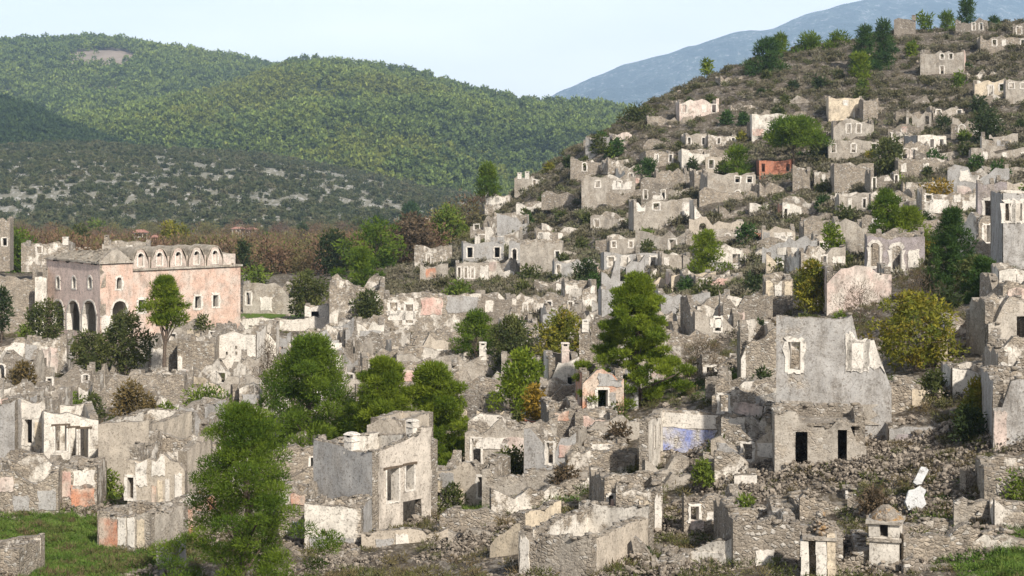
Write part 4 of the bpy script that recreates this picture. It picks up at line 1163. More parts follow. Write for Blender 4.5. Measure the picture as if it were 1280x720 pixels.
R('ruin with white niches below a dome of rubble', 670,731,303,288, 'stone', yaw=2, dep=5, op='n.n.w', pt=[('plaster',.02,.3,.1,.9)], jag=.5)
R('pale ruin with two windows at the left tip of the hill', 531,559,293,273, 'palepink', yaw=-3, dep=5, op=['..','ww'], jag=.2)
R('plain back wall behind the pale ruin at the left tip', 559,584,284,266, 'stone', yaw=0, dep=4)
R('broken whitish wall below the pale ruin at the left tip', 524,557,307,292, 'patchwhite', yaw=0, dep=4, jag=.5)
R('small white hut-like ruin at the foot of the left tip', 496,515,328,313, 'white', yaw=-5, dep=4, prof=[(0,.6),(.3,.95),(1,1)])
R('stone ruin with a broad white arch at the foot of the hill', 518,565,333,310, 'patchwhite', yaw=2, dep=5, op='.A..', jag=.4)
R('ruin with a pink plastered niche at the foot of the hill', 525,560,352,331, 'rough', yaw=2, dep=4, pt=[('orange',.2,.6,.2,.85)], jag=.25)
R('low grey ruin with a white arch and a cream right wall', 693,745,348,326, 'grey', yaw=2, dep=5, op='a.A..', pt=[('cream',.7,1,.15,.97)], jag=.2)
R('crumbling cream wall next to the cream and arch ruin', 746,774,349,331, 'pink', yaw=2, dep=4, jag=.5)
R('terrace ruin with white wall squares above the yellow green tree', 706,746,392,352, 'patchwhite', yaw=3, dep=5, op=['....','.n.n'], pt=[('plaster',.4,.95,.1,.45),('plaster',.0,.3,.6,.9)], jag=.4)
R('dark low terrace wall under the hillside shrubs', 668,706,372,352, 'stone_dark', yaw=0, dep=4, pt=[('plaster',.7,1,.4,.9)])
R('low white-patched ruin left of the terrace squares', 640,706,398,374, 'patchwhite', yaw=2, dep=5, op='.a.n..', jag=.5)
R('wall fragment with a red painted corner left of the yellow green tree', 640,662,412,394, 'rough', yaw=2, dep=3, pt=[('orange_red',.25,.9,.2,.9)], jag=.3)
R('ruin with a pale cement wall strip beside the big pine', 752,780,420,360, 'grey', yaw=3, dep=4, walls='FL', prof=[(0,1),(.5,.9),(1,.7)])
R('stone wall with white jamb behind the big dark pine', 1085,1155,348,296, 'purple', yaw=-8, dep=6, op=[('a',.05,.22,.28,.86),('a',.42,.60,.2,.8),('n',.72,.9,.25,.7)], jag=.12, bw=.3)
R('plain stone gable beside the arched window house', 1044,1084,330,276, 'rough', yaw=-3, dep=5, op='', prof=[(0,.95),(.5,1),(1,.9)], pt=[('plaster',0,.08,0,.4)])
R('long grey wall running left of the plain stone gable', 1005,1044,312,277, 'stone', yaw=0, dep=4, jag=.3)
R('cream broken wall with yellow shrub growing through it', 958,992,350,322, 'cream', yaw=-6, dep=4, op='.w.', jag=.8, prof=[(0,1),(.3,1),(.5,.7),(1,.4)])
R('cream wall panels on a grey base above the grey house', 957,991,396,348, 'stone', yaw=-4, dep=4, op='', pt=[('cream',0,.28,.52,.97),('plaster',.33,.62,.52,.97),('cream',.68,.98,.52,.97)], jag=.2)
R('broad pinkish white house wall under dry creeper', 1034,1114,386,334, 'palepink', yaw=-4, dep=6, op='', jag=.02, prof=[(0,.6),(.1,.62),(.12,.97),(.38,.95),(.40,1.03),(.72,1),(.74,.9),(1,.88)])
R('narrow white side wall left of the pinkish house', 1029,1042,383,354, 'white', yaw=-10, dep=4, walls='F', jag=.2)
R('low stone wall at the edge of the right terrace path', 930,962,305,294, 'stone', yaw=0, dep=3, walls='F', jag=.4)
R('low ruined terrace wall below the umbrella pine', 1015,1046,258,248, 'stone', yaw=0, dep=3, walls='FR', jag=.4)
R('white wall corner peeping over the cluster of light pines', 1118,1130,258,248, 'white', yaw=-6, dep=3, jag=.2)
R('stone ruin half hidden on the slope under the hilltop pair of pines', 1120,1150,152,140, 'stone', yaw=-5, dep=4, jag=.5)
R('small roofless stone room far up beside the wall of rubble', 1000,1030,168,158, 'stone', yaw=0, dep=3, jag=.4)
R('grey terrace ruin under the tall white windowed ruin', 885,925,202,187, 'stone', yaw=4, dep=4, jag=.5)
R('weathered terrace ruin below the whitened brow ruin', 820,862,232,214, 'stone', yaw=4, dep=4, jag=.6)
R('thin stone wall on the terrace above the wide middle ruin', 826,862,247,238, 'rough', yaw=4, dep=3, jag=.3)
R('stone terrace house left of the arched door house', 868,884,238,214, 'stone', yaw=6, dep=4, jag=.4)
# ------------------------------------------------------------------ the near and middle village
# -- far left and round the church
R('grey tower-like ruin at the left edge behind the church', -12,12,322,273, 'stone', yaw=8, dep=5, op=[('w',.62,.85,.3,.5)], D=300, jag=.2)
R('long whitened ruin behind the church porch', 27,86,322,304, 'patchwhite', yaw=4, dep=6, D=290, op='.w..', jag=.2, ch=[(.92,7,6,'plaster')])
R('broken ruin rising behind the church roof', 128,182,322,304, 'rough', yaw=4, dep=6, D=262, op='..w.', jag=.3, ch=[(.1,6,8,'stone')])
R('rubble stone wall left of the church', -20,44,405,342, 'stone', yaw=12, dep=5, D=214, op='', jag=.4, prof=[(0,.95),(.6,1),(1,.9)], mi='pink')
R('white plastered pillar wall against the church porch', 44,58,402,336, 'white', yaw=10, dep=3, D=212, walls='FR', jag=.4, prof=[(0,1),(.5,.95),(1,.8)])
R('long grey ruin wall right of the church', 304,372,392,355, 'rough', yaw=3, dep=6, op='w....', jag=.4, pt=[('plaster',.3,.55,.05,.6)])
R('small white hut with a dark doorway right of the church', 381,410,408,382, 'plaster', yaw=4, dep=4, op=[('d',.28,.6,0,.72)], sw=None, jag=.08, mi='beige', roof=True)
R('long low whitewashed terrace wall below the church', 300,412,414,397, 'white', yaw=2, dep=2, walls='F', jag=.12, name='terrace_wall', cat='wall')
R('ruin with white room walls left of the dark bush', 412,480,408,354, 'patchwhite', yaw=3, dep=7, op='...w.', pt=[('plaster',.5,.95,.1,.75)], prof=[(0,1),(.3,1),(.35,.7),(.6,.75),(1,.95)], jag=.4)
R('long ruin with pink and grey plastered rooms under the hill', 480,602,416,368, 'patchwhite', yaw=3, dep=7, op=[('w',.06,.14,.5,.8),('w',.22,.30,.25,.75)], pt=[('pink',.37,.61,.45,.95),('grey',.62,.97,.5,.98),('plaster',.02,.36,.3,.6)], jag=.25, bw=.3)
R('dark stone wall right of the pink plastered ruin', 602,640,412,370, 'stone_dark', yaw=3, dep=5, jag=.4, pt=[('plaster',.1,.4,.5,.9)])
R('broken white room wall above the pair of pines', 446,480,436,405, 'white', yaw=4, dep=5, jag=.5, pt=[('grey',.1,.9,.1,.8)])
R('low rubble wall on the bank above the pines', 480,585,438,418, 'stone', yaw=2, dep=3, jag=.4)
R('grey gable of a buried room above the large left pine', 392,424,440,418, 'grey', yaw=0, dep=4, prof=[(0,.3),(.45,1),(1,.35)], jag=.2)
R('long weathered stone wall with a white chimney stub', 496,634,505,444, 'rough', yaw=2, dep=6, D=163, op='', jag=.18, ch=[(.78,9,14,'plaster',.05,.97)], pt=[('plaster',.47,.56,.2,.6)])
# -- left middle terraces
R('long white and lilac plastered ruin at the left edge', -20,82,472,424, 'patchwhite', yaw=6, dep=6, op='.n..w.', pt=[('plaster',.2,.5,.35,.97),('bluegrey',.5,.65,.3,.9),('palepink',.66,.9,.1,.8)], jag=.4)
R('white room corner with a dark door below the olive shrubs', 140,188,470,440, 'white', yaw=-4, dep=5, op=[('d',.55,.66,0,.8)], prof=[(0,.3),(.5,.9),(.55,1),(1,.95)], jag=.25)
R('stone house shell beside the trunk of the church tree', 186,222,470,426, 'stone', yaw=3, dep=6, op='', pt=[('plaster',.05,.6,.1,.85)], jag=.25, ms='rough')
R('roofless stone room with a grey gable left of the white wall', 222,268,474,424, 'stone', yaw=3, dep=7, jag=.3, pt=[('plaster',.0,.14,.1,.6)])
R('bright white house wall with small dark holes', 266,320,464,415, 'plaster', yaw=-3, dep=6, op=[('w',.30,.35,.42,.5),('w',.52,.57,.42,.5),('w',.52,.57,.57,.65)], sw=None, jag=.12, prof=[(0,.82),(.2,1),(1,.98)], pt=[('cream',0,.15,.2,.75)])
R('white wall strip with dark post left of the large left pine', 320,345,450,408, 'white', yaw=2, dep=4, jag=.4, prof=[(0,1),(.5,.9),(1,.5)])
R('long stone retaining wall under the church tree', 116,230,512,468, 'stone', yaw=2, dep=3, D=160, jag=.35, walls='FRL')
R('low stone terrace wall right of the church tree', 230,330,500,472, 'rough', yaw=2, dep=3, jag=.4, walls='FRL', pt=[('cream',.3,.5,.3,.85)])
R('rough white block house remnant with a hollow below', 98,137,508,480, 'white', yaw=-3, dep=4, op='', jag=.35, prof=[(0,.95),(.7,1),(1,.7)])
R('white plastered stub left of the rough white block', 0,22,500,484, 'white', yaw=0, dep=4, jag=.3)
R('facade with greenery in its window at the left edge', 20,57,590,498, 'patchwhite', yaw=-4, dep=6, op=[('w',.28,.56,.38,.72)], jag=.3, bw=.22, pt=[('plaster',.05,.9,.72,.97),('cream',.55,.95,.3,.7)])
R('grey plastered wall end beside the greenery window facade', -2,19,592,500, 'bluegrey', yaw=-10, dep=4, jag=.2)
R('tall pale facade with two slit windows facing the lawn', 57,121,600,520, 'white', yaw=16, dep=7, op=[('w',.2,.42,.45,.86),('w',.48,.6,.3,.82),('d',.66,.82,.1,.8)], jag=.18, prof=[(0,1.12),(1,.92)], mi='white', bw=.12, lintel=True)
R('broad beige blank wall with a white coping', 121,188,618,530, 'beige', yaw=-14, dep=7, op='', jag=.08, prof=[(0,.97),(1,1.08)], mi='white', cop=4)
R('wall with pink and white painted plaster below the slit window facade', 76,121,640,585, 'patchwhite', yaw=4, dep=4, pt=[('orange',.25,.95,.1,.65),('pink',0,.3,.3,.95),('plaster',.3,.98,.5,.98)], jag=.2)
R('grey rubble walls of a sunken room at the left edge', -15,72,645,592, 'stone', yaw=6, dep=6, jag=.6, pt=[('palepink',.15,.38,.55,.95),('grey',.35,.6,.1,.5),('grey',.7,.98,.1,.6)])
R('ruin with pale column-like wall strips beside the near pine', 158,232,652,560, 'beige', yaw=-6, dep=6, op=[('w',.0,.12,.3,.6)], pt=[('plaster',.13,.36,.45,.93),('plaster',.42,.66,.6,.97),('orange',.42,.5,.05,.5),('cream',.52,.62,.05,.6),('plaster',.66,.74,.1,.6),('plaster',.82,.96,.15,.7)], jag=.5, prof=[(0,.9),(.4,.95),(.6,.95),(.7,.8),(1,.7)])
R('orange and white plastered low wall on the lawn', 119,190,690,641, 'rough', yaw=-20, dep=4, op='', pt=[('orange',0,.42,.05,.9),('plaster',.38,.55,.15,.95),('plaster',.57,.72,.1,.92),('cream',.75,.9,.12,.92)], jag=.22, cop=7)
R('orange corner pier beside the low plastered wall', 187,222,672,632, 'orange', yaw=-30, dep=4, jag=.3, pt=[('cream',.5,.98,.1,.8)])
R('little white and red hut remnant behind the beige wall', 186,212,565,538, 'white', yaw=0, dep=4, jag=.3, pt=[('orange_red',.0,.4,.1,.6)])
R('blue grey gable wall with a small window beside the near pine', 223,254,560,508, 'bluegrey', yaw=-14, dep=5, op=[('w',.22,.42,.35,.66)], prof=[(0,1),(.6,.97),(1,.6)], jag=.15)
R('square stone stump in the lower left corner', -10,25,735,682, 'stone', yaw=-10, dep=3, D=93, jag=.15)
R('blue grey wall post in front of the near pine', 195,221,735,680, 'bluegrey', yaw=-8, dep=2, walls='FR', D=93, jag=.15, prof=[(0,1),(.6,.95),(1,.5)])
# -- the house in the middle
r, W_, h_, D_ = R('two-storey roofless house with tall windows and two white chimneys', 388,468,662,556, 'grey', yaw=-42, dep=5.0, D=104, prof=[(0,1.0),(.5,.99),(.75,.95),(1,.96)], profR=[(0,.96),(.5,1.05),(.75,1.12),(.78,1.17),(1,1.15)],
  opR=[('w',.15,.38,.34,.74),('w',.50,.66,.44,.75),('D',.46,.80,.0,.32)], ms='limewash', jag=.12, mi='white', bw=.12, cop=7, lintel=True)
chimney(r, -W_/2+W_*0.58, 0.35, h_*0.96, 0.62, 0.62, 'plaster', cap='dome')
chimney(r, W_/2-0.35, 3.4, h_*1.10, 0.52, 0.55, 'plaster', cap='dome')
R('pale beige gable room behind the two-chimneyed house', 458,503,610,524, 'beige', yaw=-25, dep=4, D=113, op='', prof=[(0,.9),(.35,1),(.8,1.02),(1,.8)], ms='beige', jag=.1, mi='beige')
R('low annex with whitened wall in front of the two-chimneyed house', 380,452,692,632, 'white', yaw=-8, dep=3.2, D=100, op=[('w',.30,.40,.36,.47)], sw=None, jag=.16, cop=9, pt=[('grey',.05,.95,.05,.36)], ms='grey')
R('painted white stub wall behind the near pine', 348,384,690,612, 'patchwhite', yaw=-8, dep=3, D=103, jag=.3, pt=[('blue',.5,.8,.3,.5),('orange',.4,.95,.75,.95)])
R('pale garden wall with a round blocked niche below the house', 452,560,704,660, 'beige', yaw=4, dep=2, D=99, walls='FR', op=[('n',.17,.36,.1,.7)], sw='grey', jag=.22, prof=[(0,.8),(.3,.95),(1,1)], pt=[('plaster',.38,.55,.05,.85)])
R('whitish garden wall with an arch running to the foreground room', 560,616,712,662, 'rough', yaw=-6, dep=2, D=97, walls='FR', op=[('n',.5,.8,.1,.6)], sw='plaster', jag=.22, pt=[('plaster',.8,.98,.05,.6)])
R('white-faced broken stump below the low annex', 408,440,725,695, 'patchwhite', yaw=-8, dep=2, D=95, jag=.4, prof=[(0,.4),(.5,1),(1,.5)])
# -- centre
R('cream block walls right of the pair of pines', 580,627,588,528, 'cream', yaw=-8, dep=6, D=131, op=[('w',.55,.68,.12,.32)], sw=None, jag=.3, prof=[(0,.5),(.2,.8),(.5,1),(1,.98)], ms='plaster', mi='cream')
R('stepped rubble walls behind the cream block walls', 574,632,560,497, 'rough', yaw=-4, dep=5, D=143, op='', jag=.5, pt=[('purple',.7,.98,.35,.8),('cream',.1,.7,.45,.75)])
R('pale rubble base in front of the cream block walls', 575,622,608,583, 'stone', yaw=-6, dep=3, D=122, jag=.3, pt=[('pink',0,.25,.3,1)])
R('ruin with white doorway walls and a small chimney behind the centre', 686,724,512,447, 'white', yaw=3, dep=6, op=[('d',.62,.98,.05,.62)], sw=None, jag=.3, prof=[(0,.5),(.1,.65),(.3,.95),(.5,1),(1,1)], ch=[(.55,10,16,'palepink',.05,.97)], mi='near_black')  # near-black inner faces paint in the dark of the doorway hollow
R('slim ruined stone tower beside the big pine', 724,746,512,408, 'stone', yaw=-10, dep=3, D=140, jag=.4, prof=[(0,1),(.6,.95),(1,.6)], ch=[(.35,8,8,'plaster',.05,.98)])
R('orange and white facade with an empty window and green shrub inside', 728,780,524,464, 'orange', yaw=4, dep=5, op=[('w',.36,.62,.12,.62)], jag=.3, pt=[('grey',.35,.98,.66,.97),('plaster',.1,.34,.05,.5),('bluegrey',.62,.82,.02,.6)], prof=[(0,.75),(.25,.95),(.3,1.05),(.8,1.05),(.85,.9),(1,.95)], sw='plaster', bw=.2)
R('leaning grey slab of wall right of the orange facade', 781,798,508,476, 'grey', yaw=6, dep=2, D=127, walls='FR', jag=.1, prof=[(0,1),(.6,.98),(1,.75)])
R('red brick doorway under the golden shrub', 656,686,560,524, 'orange_red', yaw=0, dep=3, op=[('d',.06,.30,0,.9)], sw=None, jag=.2, D=128)
R('dark rubble terrace block right of the red brick doorway', 686,728,575,511, 'stone_dark', yaw=4, dep=6, jag=.3, D=121, pt=[('orange',.15,.6,.75,.97)], cop=6)
R('pinkish terrace wall below the orange facade', 727,775,552,520, 'pink', yaw=4, dep=4, jag=.2, D=118, cop=5)
R('blocky grey rubble wall with a pale ledge in the centre', 730,784,612,552, 'stone', yaw=4, dep=4, op='', jag=.18, pt=[('plaster',.15,.75,.82,.96)], cop=9, D=110, ms='orange')
R('roofless room with faded blue paint on its back wall', 818,905,572,514, 'patchwhite', yaw=-14, dep=4.6, D=106, walls='Fl', opL=[('w',.18,.3,.25,.75),('w',.5,.62,.3,.8)], pt=[('blue',.02,.96,.10,.66),('plaster',.02,.97,.62,.97)], ms='cream', mi='white', jag=.1, bw=.14, sw='plaster', cop=7)
R('whitish wall continuing right of the blue painted room', 906,966,566,516, 'patchwhite', yaw=-10, dep=4, D=104, walls='FR', op='', prof=[(0,.98),(.6,.98),(.65,.7),(.75,.75),(.8,.95),(1,.9)], pt=[('plaster',.02,.45,.4,.9),('cream',.82,.96,.0,.75)], jag=.25, cop=6)
R('pale rubble wall left of the grey house', 926,970,510,410, 'stone', yaw=-4, dep=5, D=122, jag=.4, pt=[('plaster',0,.15,.35,.75)], prof=[(0,.7),(.2,.9),(1,1)])
R('low stone wall with white door jambs beneath the brown thicket', 878,928,500,448, 'stone', yaw=0, dep=4, D=132, jag=.6, op=[('d',.1,.3,0,.8)], pt=[('plaster',.45,.6,.5,.85)])
# -- the big grey house on the right and what stands round it
R('tall grey plastered house with white edged window holes', 972,1112,572,396, 'bluegrey', yaw=-10, dep=6, D=99, op=[('w',.10,.215,.615,.82),('w',.655,.76,.635,.82),('n',.80,.93,.64,.90)], jag=.12, prof=[(0,1.0),(.60,.98),(.605,1.02),(.67,1.02),(.68,.85),(.85,.86),(.90,.72),(.95,.62),(1,.5)], pt=[('plaster',.62,.82,.60,.90),('white',.60,.66,.60,.9),('rough',.02,.9,.22,.40)], bw=.3, t=.6, cop=3, ms='rough', profR=[(0,.5),(1,.35)], profB=[(0,.3),(.5,.42),(1,.8)], profL=[(0,.8),(1,1)])
R('low stone lean-to with two dark door openings', 969,1082,594,517, 'rough', yaw=-5, dep=3.4, D=95, op=[('D',.23,.36,.14,.70),('D',.69,.79,.24,.74)], sw=None, jag=.4, prof=[(0,1),(.3,.98),(.34,.88),(.62,.86),(.66,.97),(.84,.92),(.88,.6),(1,.5)], cop=7, mi='stone_dark', lintel=True, roof=True)
R('cream plastered terrace wall right of the grey house', 1113,1182,535,482, 'stone', yaw=-4, dep=4, D=103, pt=[('cream',.38,.97,.42,.95),('plaster',.75,.98,.02,.4),('cream',.2,.7,.02,.36)], jag=.2, cop=4)
R('dark grey wall base below the cream terrace wall', 1112,1186,590,534, 'grey', yaw=-3, dep=4, D=97, op='', jag=.18, cop=3, pt=[('purple',.08,.7,.45,.85)])
R('cream wall half covered by yellow vine', 1150,1184,470,414, 'cream', yaw=-6, dep=4, D=113, jag=.2, prof=[(0,.75),(.2,1),(1,1)])
R('pale pier and rubble end wall behind the yellow vine', 1184,1230,470,402, 'palepink', yaw=-8, dep=5, D=116, jag=.3, prof=[(0,.72),(.5,.75),(.52,1),(1,.95)], pt=[('stone_dark',.55,.98,.05,.9)])
R('low stone wall with a cream niche near the right edge', 1232,1310,452,425, 'stone', yaw=-8, dep=4, D=116, pt=[('cream',.2,.7,.15,.75)], jag=.2)
R('bright white wall above the yellow green creeper', 1191,1242,528,462, 'plaster', yaw=-4, dep=4, D=102, jag=.15, prof=[(0,1),(.6,.98),(.8,.8),(1,.6)], pt=[('cream',.02,.6,.15,.45)])
R('white plaster remnant with creeper at the right edge', 1243,1310,478,462, 'white', yaw=-6, dep=3, D=108, jag=.35)
R('blue grey house corner at the right edge', 1243,1330,582,476, 'bluegrey', yaw=-8, dep=6, D=91, jag=.15, prof=[(0,.68),(.13,.68),(.15,1),(1,1)], pt=[('palepink',.0,.2,.1,.66)], cop=4)
R('rubble gable wall under the blue grey house corner', 1232,1330,672,584, 'stone', yaw=-8, dep=4, D=84, jag=.25, prof=[(0,.95),(.2,.98),(1,.9)], cop=6)
# -- foreground
R('roofless foreground room of grey rubble walls with broken corner', 648,738,765,668, 'rough', yaw=-30, dep=6.2, D=84, jag=.14, prof=[(0,1),(.15,.98),(.18,.72),(.3,.95),(1,1.02)], mi='white', ms='beige', hb=1.12, cop=9, pt=[('plaster',.02,.16,.4,.95)])
R('pale tower stump with a hollow in its wall in the foreground', 770,828,712,612, 'patchwhite', yaw=-4, dep=4, D=91, op=[('w',.56,.66,.5,.62)], sw=None, jag=.2, pt=[('cream',.48,.8,.05,.9),('plaster',.82,.99,.1,.97),('grey',.0,.42,.1,.6)], cop=8, hb=1.05)
R('cream edged garden wall left of the foreground room', 612,650,745,640, 'cream', yaw=-35, dep=4, D=92, walls='FR', jag=.2, prof=[(0,.6),(.5,.8),(1,1)], cop=7)
R('cracked white plastered wall sloping down in the foreground', 838,915,735,664, 'white', yaw=-28, dep=3, D=84, walls='FR', jag=.3, prof=[(0,.55),(.4,.72),(1,1)], cop=10, pt=[('plaster',.15,.9,.15,.7)])
R('grey remnant wall in the rubble left of the stone pens', 846,900,678,636, 'grey', yaw=2, dep=3, D=94, jag=.3, cop=9, walls='FLR')
R('stone pen with a white painted square on its wall', 916,1000,735,650, 'stone_dark', yaw=2, dep=6, D=83, jag=.3, cop=9, pt=[('plaster',.32,.64,.25,.58)], hb=.9)
R('long low whitened wall along the top of the stone pen', 935,1012,660,628, 'white', yaw=2, dep=3, D=90, walls='FR', jag=.25, cop=8, prof=[(0,.7),(.5,.9),(1,.6)])
R('tilted white wall slab on the rubble slope', 918,946,628,588, 'plaster', yaw=-6, dep=1.6, D=95, walls='FR', jag=.15, cop=2, prof=[(0,.9),(.4,1),(1,.85)])
R('rubble wall end right of the foreground lichen chimney', 1128,1218,735,676, 'stone', yaw=-4, dep=4, D=80, jag=.35, cop=10, prof=[(0,.8),(.2,1),(.7,.9),(1,.3)], pt=[('cream',.05,.4,.1,.5)])
R('rubble wall between the two foreground chimneys', 1040,1086,745,682, 'stone', yaw=-6, dep=4, D=80, jag=.4, cop=10, prof=[(0,.7),(.6,1),(1,.95)])
R('low rubble wall running into the bottom edge', 815,845,745,700, 'rough', yaw=-20, dep=3, D=82, jag=.3, cop=9)
R('collapsed stone wall below the two door lean-to', 1000,1075,655,622, 'stone', yaw=-3, dep=3, D=89, jag=.6, cop=9, walls='FR')

# two tall lichen-capped chimneys in the foreground
def big_chimney(label, xc, yb, yt, w_px, D, cap_m, holes, body='white'):
    p = at(xc, yb, D); m_ = D/FPX
    root = tag(empty('ruined_chimney', p, R_(-18)), label, 'chimney')
    w = w_px*m_; h = (yb-yt)*m_
    a = Acc()
    for sx in (-1, 1):
        for sy in (-1, 1):
            a.box(sx*w*.32-w*.18, sx*w*.32+w*.18, sy*w*.32-w*.18, sy*w*.32+w*.18, h*.52, h*.72, 0, j=.01)
    a.box(-w/2, w/2, -w/2, w/2, -1.5, h*.52, 0, taper=.02, j=.015)
    a.build('shaft', [MATS[body]], root)
    a = Acc(); a.box(-w*.56, w*.56, -w*.56, w*.56, h*.44, h*.49, 0, j=.015); a.box(-w*.60, w*.60, -w*.60, w*.60, h*.72, h*.77, 0, j=.02)
    a.build('ledge', [MATS['rough']], root)
    a = Acc(); a.box(-w*.3, w*.3, -w*.3, w*.3, h*.5, h*.715, 0); a.build('flue', [MATS['near_black']], root)
    a = Acc(); n = 9; rings = 5
    for i in range(rings):
        f0, f1 = i/rings, (i+1)/rings
        for k in range(n):
            q = lambda f, k: (w*.58*math.cos(6.283*k/n)*(1-f**1.5*.85)*(1+.1*math.sin(k*2.3)), w*.58*math.sin(6.283*k/n)*(1-f**1.5*.85)*(1+.1*math.cos(k*1.7)), h*.77+h*.23*f)
            a.poly([q(f0, k), q(f0, k+1), q(f1, k+1), q(f1, k)], 0)
    c = a.build('cap', [MATS[cap_m]], root)
    return root
big_chimney('broad white chimney with vent holes and brown domed cap', 1107, 708, 630, 37, 80, 'lichen', 2)
def open_chimney():
    D = 80; m_ = D/FPX; p = at(1020, 735, D); z = lambda py: (735-py)*m_; x = lambda px: (px-1020)*m_
    root = tag(empty('ruined_chimney', p, R_(-8)), 'broken chimney of two white piers under a crumbling orange lichen cap', 'chimney')
    for a0, a1, y0, mt in ((1001, 1011, 676, 'plaster'), (1020, 1033, 672, 'plaster'), (1034, 1044, 668, 'cream')):
        a = Acc()
        for q in range(5):
            f0, f1 = q/5, (q+1)/5; zb, zt = -1.2 + (z(y0)+1.2)*f0, -1.2 + (z(y0)+1.2)*f1
            e = 0.02*math.sin(q*2.1+a0)
            a.box(x(a0)+e, x(a1)+e*.5, -.25, .35, zb, zt, 0, j=.015)
        a.build('pier', [MATS[mt]], root)
    a = Acc(); a.box(x(1000), x(1043), .36, .8, -1.2, z(660), 0, j=.03); a.build('back_wall', [MATS['stone_dark']], root)
    a = Acc(); a.box(x(1003), x(1046), -.32, .85, z(674), z(669), 0, j=.04); a.build('ledge', [MATS['rough']], root)
    V = []; F = []; b = 0
    for q in range(70):
        f = random.random()**1.3; rr_ = (1-f)*.62
        s_ = random.uniform(.16, .38); k_ = random.randrange(4); an = random.uniform(0, 6.28); r_ = rr_*math.sqrt(random.random())
        V.append(_STV[k_]*s_ + np.array([x(1026)+r_*math.cos(an), .25+r_*.8*math.sin(an), z(668)+f*z(708)*1.05*.95])); F.append(_STF[k_]+b); b += len(_STV[k_])
    o = link('cap', np_mesh('cap', np.concatenate(V), np.concatenate(F)), root, [MATS['lichen']]); o['kind'] = 'stuff'
open_chimney()

# white fallen slabs
def slab(label, pts, D, th, base_y):
    o_ = Acc()
    P = [at(px, py, D) for px, py in pts]
    c = P[0]
    root_loc = at(pts[0][0], base_y, D)
    f = [(p.x-root_loc.x, (p.z-root_loc.z)*0.55, p.z-root_loc.z) for p in P]
    b = [(x, y+th, z-th*0.4) for x, y, z in f]
    o_.poly(f, 0); o_.poly(b[::-1], 0)
    n = len(f)
    for i in range(n): o_.poly([f[i], b[i], b[(i+1) % n], f[(i+1) % n]], 0)
    o = o_.build('stone_slab', [MATS['marble']]); o.location = root_loc
    return tag(o, label, 'stone slab')
slab('narrow white marble slab lying on the rubble', [(1142,603),(1146,606),(1152,605),(1163,589),(1160,586),(1154,585)], 87.5, .22, 606)
slab('broad broken white marble slab lying below the narrow one', [(1133,628),(1136,638),(1144,636),(1150,639),(1159,631),(1157,622),(1161,615),(1153,610),(1146,614),(1139,615)], 86.5, .3, 640)

# far valley farmhouses
def farm(label, x0, x1, yb, yt, wm, roof_m, D, yaw=10):
    p = at((x0+x1)/2, yb, D); m_ = D/FPX; W = (x1-x0)*m_; h = (yb-yt)*m_*0.66; rh = (yb-yt)*m_*0.26
    root = tag(empty('farmhouse', p, R_(yaw)), label, 'farmhouse')
    a = Acc(); a.box(-W/2, W/2, 0, W*.7, -3, h, 0); w_ = a.build('wall', [MATS[wm]], root)
    a = Acc(); e = .5
    c = [(-W/2-e, -e, h-.05), (W/2+e, -e, h-.05), (W/2+e, W*.7+e, h-.05), (-W/2-e, W*.7+e, h-.05)]; r0, r1 = (-W*.25, W*.35, h+rh), (W*.25, W*.35, h+rh)
    a.poly([c[0], c[1], r1, r0], 0); a.poly([c[1], c[2], r1], 0); a.poly([c[2], c[3], r0, r1], 0); a.poly([c[3], c[0], r0], 0); a.poly(c[::-1], 0)
    a.build('roof', [MATS[roof_m]], root)
    for i in (-1, 0, 1):
        a = Acc(); a.box(i*W*.3-.5, i*W*.3+.5, -.06, .1, h*.4, h*.8, 0); a.build('window', [MATS['near_black']], w_)
farm('white farmhouse with a red roof behind the church', 167,184,299,286, 'plaster', 'tile_red', 560)
farm('brown farmhouse with red tiles right of the white farmhouse', 188,207,303,293, 'orange', 'tile_red', 520)
farm('long red roofed farmhouse far out in the valley', 290,306,292,283, 'palepink', 'tile_red', 800)
farm('second red roofed farmhouse at the end of the valley row', 307,320,292,284, 'palepink', 'tile_red', 800, -8)
farm('farmhouse with an orange roof among brown trees', 327,342,331,320, 'white', 'tile_red', 400)
farm('tiny white farmhouse beside the light green pine', 412,421,338,329, 'plaster', 'roof_stone', 380)
farm('small white cottage with a red gable behind the ruins', 78,90,309,291, 'plaster', 'tile_red', 420)
farm('red roofed cottage at the foot of the hill tip', 501,523,304,288, 'stone_dark', 'tile_red', 420)
# ------------------------------------------------------------------ trees and shrubs
T = tree
T('huge bright green pine rising in the left foreground', 'pine', 304, 494, 790, 215, 'needles', D=86, base=.08, dens=1.9, cs=1.1)
T('large dark green pine left of the two-chimneyed house', 'pine', 388, 414, 640, 190, 'needles', D=124, base=.06, dens=1.5, cs=1.15)
T('light green pine directly behind the white chimneys', 'pine', 480, 440, 660, 130, 'needles_light', D=121, base=.1, dens=1.5, cs=1.1)
T('broad light green pine right of the two-chimneyed house', 'pine', 542, 448, 660, 150, 'needles_light', D=122, base=.1, dens=1.5, cs=1.1)
T('big layered pine in the middle of the picture', 'pine', 795, 336, 530, 130, 'needles_light', D=128, base=.14, dens=1.5)
T('small conical pine above the long stone wall', 'pine', 596, 388, 452, 62, 'needles', D=168, base=.1)
T('low spreading green pine bush left of the white doorway ruin', 'shrub', 652, 440, 512, 80, 'needles_light', D=137, cat='pine bush', name='pine_bush')
T('slender pine with bare trunk in front of the church', 'pine', 207, 341, 468, 54, 'needles_light', D=172, base=.52, cat='pine tree')
T('olive green shrub beside the church porch steps', 'round', 157, 392, 462, 66, 'leaf_olive', D=176, cat='shrub', name='olive_shrub', base=.05)
T('dark olive shrub left of the church porch steps', 'round', 112, 415, 466, 52, 'leaf_olive', D=174, cat='shrub', name='olive_shrub', base=.05)
